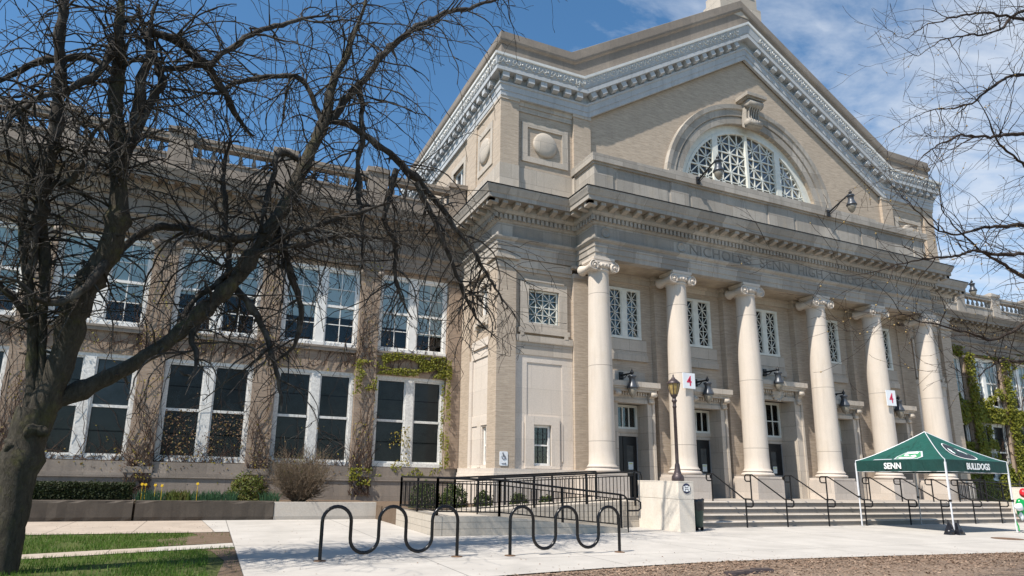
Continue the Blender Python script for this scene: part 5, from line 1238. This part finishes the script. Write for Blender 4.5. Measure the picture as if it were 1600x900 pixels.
def leafband(mb,x0,x1,z0,z1,n,s,fn):
    for _ in range(n):
        x=rr.uniform(x0,x1); z=rr.uniform(z0,z1)
        if not fn(x,z): continue
        leafquad(mb,Vector((x,depth(x,z)-rr.uniform(.03,.10),z)),Vector((rr.gauss(0,.5),-1,rr.gauss(.35,.5))),rr.uniform(.6,1.2)*s,rr)
leafband(grn,5.3,8.45,5.15,6.02,2600,.05,lambda x,z:noise.noise(Vector((x*1.6,z*2.6,1)))>-.05+.25*(5.9-z>.55)-(.25 if x>7.6 else 0))
leafband(grn,8.1,8.42,1.7,5.9,620,.045,lambda x,z:noise.noise(Vector((x*3,z*1.4,2)))>-.2)
leafband(grn,4.6,5.5,4.3,5.6,520,.05,lambda x,z:noise.noise(Vector((x*2,z*2,3)))>.0)
leafband(grn,5.4,8.3,1.1,1.7,700,.045,lambda x,z:noise.noise(Vector((x*1.6,z*2,9)))>.05)
leafband(grn,4.6,5.4,1.0,1.6,260,.05,lambda x,z:noise.noise(Vector((x*2,z*2,19)))>-.1)
leafband(lv,-6,5.5,1.0,9.6,4200,.04,lambda x,z:noise.noise(Vector((x*1.1,z*1.1,4)))>.18 and not inwin(x,z))
leafband(dry,-6,5.5,.6,9.8,4200,.034,lambda x,z:noise.noise(Vector((x*.9,z*.9,14)))>.16 and not inwin(x,z))
leafband(dry,-1.6,.9,1.75,3.4,620,.036,lambda x,z:noise.noise(Vector((x*1.2,z*1.2,8)))>-.25)
leafband(lv,6.1,6.9,1.7,3.2,170,.045,lambda x,z:noise.noise(Vector((x*2,z*2,8)))>-.1)
sm.build('vine_stems',M['vine'],IV); lv.build('yellow_leaves',M['ivy_yellow'],IV); dry.build('dry_leaves',M['ivy_dry'],IV); grn.build('green_leaves',M['ivy_leaf'],IV)
IR=thing('ivy','thick yellow-green ivy covering the right wing behind the tent','ivy',(42,23.4,.4))
mb=MB(); rr=random.Random(5)
for _ in range(52000):
    x=rr.uniform(34.4,54); z=rr.uniform(.4,9.7); xm=2*CX-x
    m_=noise.noise(Vector((x*.55,z*.55,2)))+.5*noise.noise(Vector((x*1.5,z*1.5,6)))
    thr=-.85 if z<6.3 else -.36
    if inwin(xm,z): thr=.02 if z<5.2 else .36
    if m_<thr: continue
    if z>9.3 and m_<.25: continue
    leafquad(mb,Vector((x,depth(xm,min(z,9.25))-rr.uniform(.03,.22),z)),Vector((rr.gauss(0,.5),-1,rr.gauss(.4,.5))),rr.uniform(.06,.12),rr)
mb.build('foliage',M['ivy_leaf'],IR)
mb=MB()
for w in range(60):
    x=rr.uniform(35,50); z=.4; pts=[]; a=math.pi/2
    for i in range(50):
        a+=rr.gauss(0,.3); a=a*.9+.1*math.pi/2; x+=math.cos(a)*.18; z+=math.sin(a)*.18
        if z>9: break
        pts.append((x,depth(2*CX-x,min(z,9.2))-.02,z))
    mb.tube(pts,.014,3,False)
mb.build('stems',M['vine'],IR)
# ------------------------------------------------------------------ trees
def resample(pts,step):
    P=[Vector(p[:3]) for p in pts]; Rr=[p[3] for p in pts]; out=[];rad=[]
    for i in range(len(P)-1):
        a,b=P[i],P[i+1]; p0=P[max(0,i-1)]; p3=P[min(len(P)-1,i+2)]; k=max(1,int((b-a).length/step))
        for j in range(k):
            t_=j/k; q=.5*((2*a)+(b-p0)*t_+(2*p0-5*a+4*b-p3)*t_*t_+(-p0+3*a-3*b+p3)*t_**3)
            out.append(q); rad.append(Rr[i]+(Rr[i+1]-Rr[i])*t_)
    out.append(P[-1]); rad.append(Rr[-1]); return out,rad
def limb(mb,pts,rr,sides,wob,lump,taper=True):
    out,rad=resample(pts,.13); off=Vector((0,0,0)); n_=len(out)
    for i in range(1,n_):
        off=off*.72+rdir(rr)*wob; out[i]=out[i]+off*min(1,i/4); rad[i]*=1+rr.gauss(0,lump)
        if rr.random()<.07: rad[i]*=1.3
        if taper:
            f=i/(n_-1)
            if f>.7: rad[i]*=1-(f-.7)/.3*.6
    mb.tube(out,rad,sides); return out,rad
def droop_branch(tw,p,d,L,r,rr,depth,lumps=True):
    k=max(5,int(L/.12)); pts=[p.copy()]; rad=[r]; q=p.copy(); g=rr.uniform(.02,.075); kink=rr.uniform(.16,.30)
    for i in range(k):
        f=(i+1)/k
        d=(d+rdir(rr)*kink+Vector((0,0,-g*(1+1.6*f)))).normalized(); q=q+d*(L/k); pts.append(q.copy())
        rad.append(max(.0052,r*(1-.62*f))*(1.45 if lumps and rr.random()<.10 else 1))
        if depth>0 and rr.random()<.21:
            s=rdir(rr); s=(s-d*s.dot(d)).normalized()
            droop_branch(tw,q.copy(),(s*.9+d*.6).normalized(),L*rr.uniform(.25,.6),rad[-1]*.72,rr,depth-1,lumps)
    if depth>=1 and rr.random()<.35: rad[-1]=rad[-2]*1.5
    tw.tube(pts,rad,5 if r>.012 else 3,True)
rr=random.Random(42)
TL=thing('bare_tree','gnarled leafless tree with twisted drooping branches at the left edge','tree',(-2.47,10.9,0))
tk=MB(); br=MB(); tw=MB()
LEFT_LIMBS['b4x']=[(LEFT_LIMBS['b'][4][0],LEFT_LIMBS['b'][4][1],LEFT_LIMBS['b'][4][2],.10),(-2.62,10.3,5.9,.085),(-2.74,10.1,7.9,.07),(-2.84,9.9,9.2,.05),(-2.9,9.8,10.6,.035)]
for k,pts in LEFT_LIMBS.items():
    main=k in('trunk','a','b','b2','c')
    out,rad=limb(tk if main else br,pts,rr,16 if main else 8,.012 if k=='trunk' else (.014 if main else .030),.03 if k=='trunk' else .08,k!='trunk')
    if k=='trunk': continue
    L=sum((out[i+1]-out[i]).length for i in range(len(out)-1))
    for _ in range(int(L*(9 if main else 7.4))):
        i=min(len(out)-2,int(rr.random()**(.8 if main else .9)*(len(out)-1)))
        if k=='a' and i<10: continue
        if main and k!='a' and out[i].z<3.3: continue
        t=(out[i+1]-out[i]).normalized(); side=rdir(rr); side=(side-t*side.dot(t)).normalized()
        if side.z<-.4: side.z*=.4
        d=(side+t*.5).normalized(); low=out[i].z<5.2
        droop_branch(tw,out[i].copy(),d,rr.uniform(.6,1.7) if low else rr.uniform(.7,2.3),min(rad[i]*.55,rr.uniform(.008,.022)),rr,2)
    for _ in range(int(L*2.5)):   # stubby spurs
        i=rr.randrange(len(out)-1); d=rdir(rr); d.z-=.4; d.normalize(); l=rr.uniform(.08,.26)
        if main and out[i].z<2.6: continue
        br.tube([out[i],out[i]+d*l*.6+rdir(rr)*.02,out[i]+d*l+rdir(rr)*.04],[.017,.021,.012],5)
for c,r in (((-2.33,10.76,1.93),.15),((-2.55,10.78,1.70),.12)):
    blob(tk,c,r,(1,.75,.9),3,18,12,.9)
tk.build('trunk',M['bark'],TL); br.build('limbs',M['twig'],TL); tw.build('crown',M['twig'],TL)
rr=random.Random(9)
TR=thing('budding_tree','slender bare tree with budding twigs reaching in from the right edge','tree',(16.4,5.75,0))
tk=MB(); tw=MB(); bd=MB()
tk.tube([(16.35,5.75,-.2),(16.4,5.76,2),(16.45,5.75,4),(16.6,5.75,7),(16.9,5.75,10),(17.4,5.75,13)],[.24,.21,.19,.16,.12,.07],14)
for k,pts in RIGHT_LIMBS.items():
    x,y,z,r=pts[0]; zt=max(1.8,z-1.2); pts=[(16.45+max(0,z-4)*.07,5.75,zt,min(r*.6,.09))]+[(a,b,c_,min(q*.40,.05)) for a,b,c_,q in pts]
    out,rad=limb(tw,pts,rr,6,.022,.05)
    L=sum((out[i+1]-out[i]).length for i in range(len(out)-1))
    for _ in range(int(L*4.6)):
        t_=.2+.8*rr.random(); i=min(len(out)-2,int(t_*(len(out)-1))); t=(out[i+1]-out[i]).normalized(); side=rdir(rr); side=(side-t*side.dot(t)).normalized()
        d=(side*.75+t*.9).normalized(); Lt=rr.uniform(.3,1.25)
        b0=len(tw.v); twig(tw,out[i].copy(),d,Lt,min(rad[i]*.7,.0085),rr,2,-.015,.26,minr=.0026,sides=3,prob=.24)
        for q in range(b0,len(tw.v),9):
            if rr.random()<.20: bd.sphere(tw.v[q],rr.uniform(.006,.013),5,3)
tk.build('trunk',M['bark'],TR); tw.build('crown',M['twig_r'],TR); bd.build('buds',M['bud'],TR)
rr=random.Random(61); mb=MB()
for _ in range(420):
    x=rr.uniform(.6,11) if rr.random()<.7 else rr.uniform(-6,.5); y=rr.uniform(9.3,20.3) if x>.6 else rr.uniform(16.9,20.4)
    if x>4.6 and y>14.4: continue
    leafquad(mb,Vector((x,y,.008)),Vector((rr.gauss(0,.2),rr.gauss(0,.2),1)),rr.uniform(.008,.022),rr)
for _ in range(260):
    x=rr.uniform(.58,20); e=8.3+.95*min(1,max(0,(x-.56)/8)) if x<8.5 else 9.25-(x-8.5)*.065
    leafquad(mb,Vector((x,e+rr.expovariate(5),.008)),Vector((rr.gauss(0,.2),rr.gauss(0,.2),1)),rr.uniform(.008,.02),rr)
o=mb.build('leaf_litter',M['chip']); tag(o,'scattered dry leaf bits and wood chips lying on the pavement','litter',kind='stuff')
# ------------------------------------------------------------------ camera, light, sky
cam=bpy.data.cameras.new('Camera'); co=bpy.data.objects.new('Camera',cam); COL.objects.link(co); sc.camera=co
cam.sensor_width=36; cam.sensor_fit='HORIZONTAL'; cam.lens=986.308/1600*36; cam.shift_x=(800-755.979)/1600; cam.shift_y=(525.04-450)/1600; cam.clip_end=3000; cam.clip_start=.05
Rm=Matrix(((0.9206678284027392,-0.10155446524743479,-0.37690508133015654),(-0.38988639383135504,-0.19235162726772195,-0.900549527451234),(0.018956519969811455,0.9760571407841689,-0.2166866591991007)))
co.matrix_world=Matrix.Translation((0,0,1.4))@Rm.to_4x4()
SUN=Vector((-2.5,-1.0,3.75)).normalized()   # towards the sun
sl=bpy.data.lights.new('Sun','SUN'); sl.energy=5.0; sl.angle=R(.5); sl.color=(1.0,.935,.84); so=bpy.data.objects.new('Sun',sl); COL.objects.link(so)
so.rotation_euler=SUN.to_track_quat('Z','Y').to_euler(); so.location=(-20,-10,40)
W=bpy.data.worlds.new('World'); sc.world=W; W.use_nodes=True; t=W.node_tree; t.nodes.clear()
out=t.nodes.new('ShaderNodeOutputWorld'); bg=t.nodes.new('ShaderNodeBackground'); t.links.new(bg.outputs[0],out.inputs[0]); bg.inputs[1].default_value=.075
sky=t.nodes.new('ShaderNodeTexSky'); sky.sky_type='NISHITA'; sky.sun_disc=False; sky.sun_elevation=math.asin(SUN.z); sky.sun_rotation=math.atan2(SUN.x,SUN.y); sky.altitude=200; sky.air_density=1.0; sky.dust_density=.25; sky.ozone_density=3.0
tc=t.nodes.new('ShaderNodeTexCoord'); sp=t.nodes.new('ShaderNodeSeparateXYZ'); t.links.new(tc.outputs['Generated'],sp.inputs[0])
# clouds lie on a flat layer: direction divided by its height
mz=N(t,'ShaderNodeMath',operation='MAXIMUM'); t.links.new(sp.outputs[2],mz.inputs[0]); mz.inputs[1].default_value=.04
dv=N(t,'ShaderNodeVectorMath',operation='DIVIDE'); cb=N(t,'ShaderNodeCombineXYZ')
for i in range(3): t.links.new(mz.outputs[0],cb.inputs[i])
t.links.new(tc.outputs['Generated'],dv.inputs[0]); t.links.new(cb.outputs[0],dv.inputs[1])
mp=N(t,'ShaderNodeMapping'); mp.inputs['Rotation'].default_value=(0,0,R(35)); mp.inputs['Scale'].default_value=(1.0,1.7,1); mp.inputs['Location'].default_value=(3.1,.7,0); t.links.new(dv.outputs[0],mp.inputs[0])
n1=noise_t(t,mp.outputs[0],2.4,7,.6,.5); n2=noise_t(t,mp.outputs[0],9.0,4,.6,.2)
ad=N(t,'ShaderNodeMath',operation='MULTIPLY_ADD'); t.links.new(n2,ad.inputs[0]); ad.inputs[1].default_value=.28; t.links.new(n1,ad.inputs[2])
# more cloud towards +X
az=N(t,'ShaderNodeMath',operation='MULTIPLY_ADD'); t.links.new(sp.outputs[0],az.inputs[0]); az.inputs[1].default_value=.9; t.links.new(ad.outputs[0],az.inputs[2])
az2=N(t,'ShaderNodeMath',operation='MULTIPLY'); t.links.new(az.outputs[0],az2.inputs[0]); az2.inputs[1].default_value=.6
cf=ramp(t,az2.outputs[0],[(.645,0.0),(.76,.34),(.90,.74)])
hs=t.nodes.new('ShaderNodeHueSaturation'); hs.inputs['Saturation'].default_value=1.16; hs.inputs['Hue'].default_value=.493; hs.inputs['Value'].default_value=1.62; t.links.new(sky.outputs[0],hs.inputs['Color'])
col=mix(t,cf,hs.outputs[0],(7.4,8.0,8.9))
t.links.new(col,bg.inputs[0])
vs_=sc.view_settings; vs_.view_transform='Standard'; vs_.look='None'; vs_.exposure=0.5; vs_.gamma=1; vs_.use_curve_mapping=False
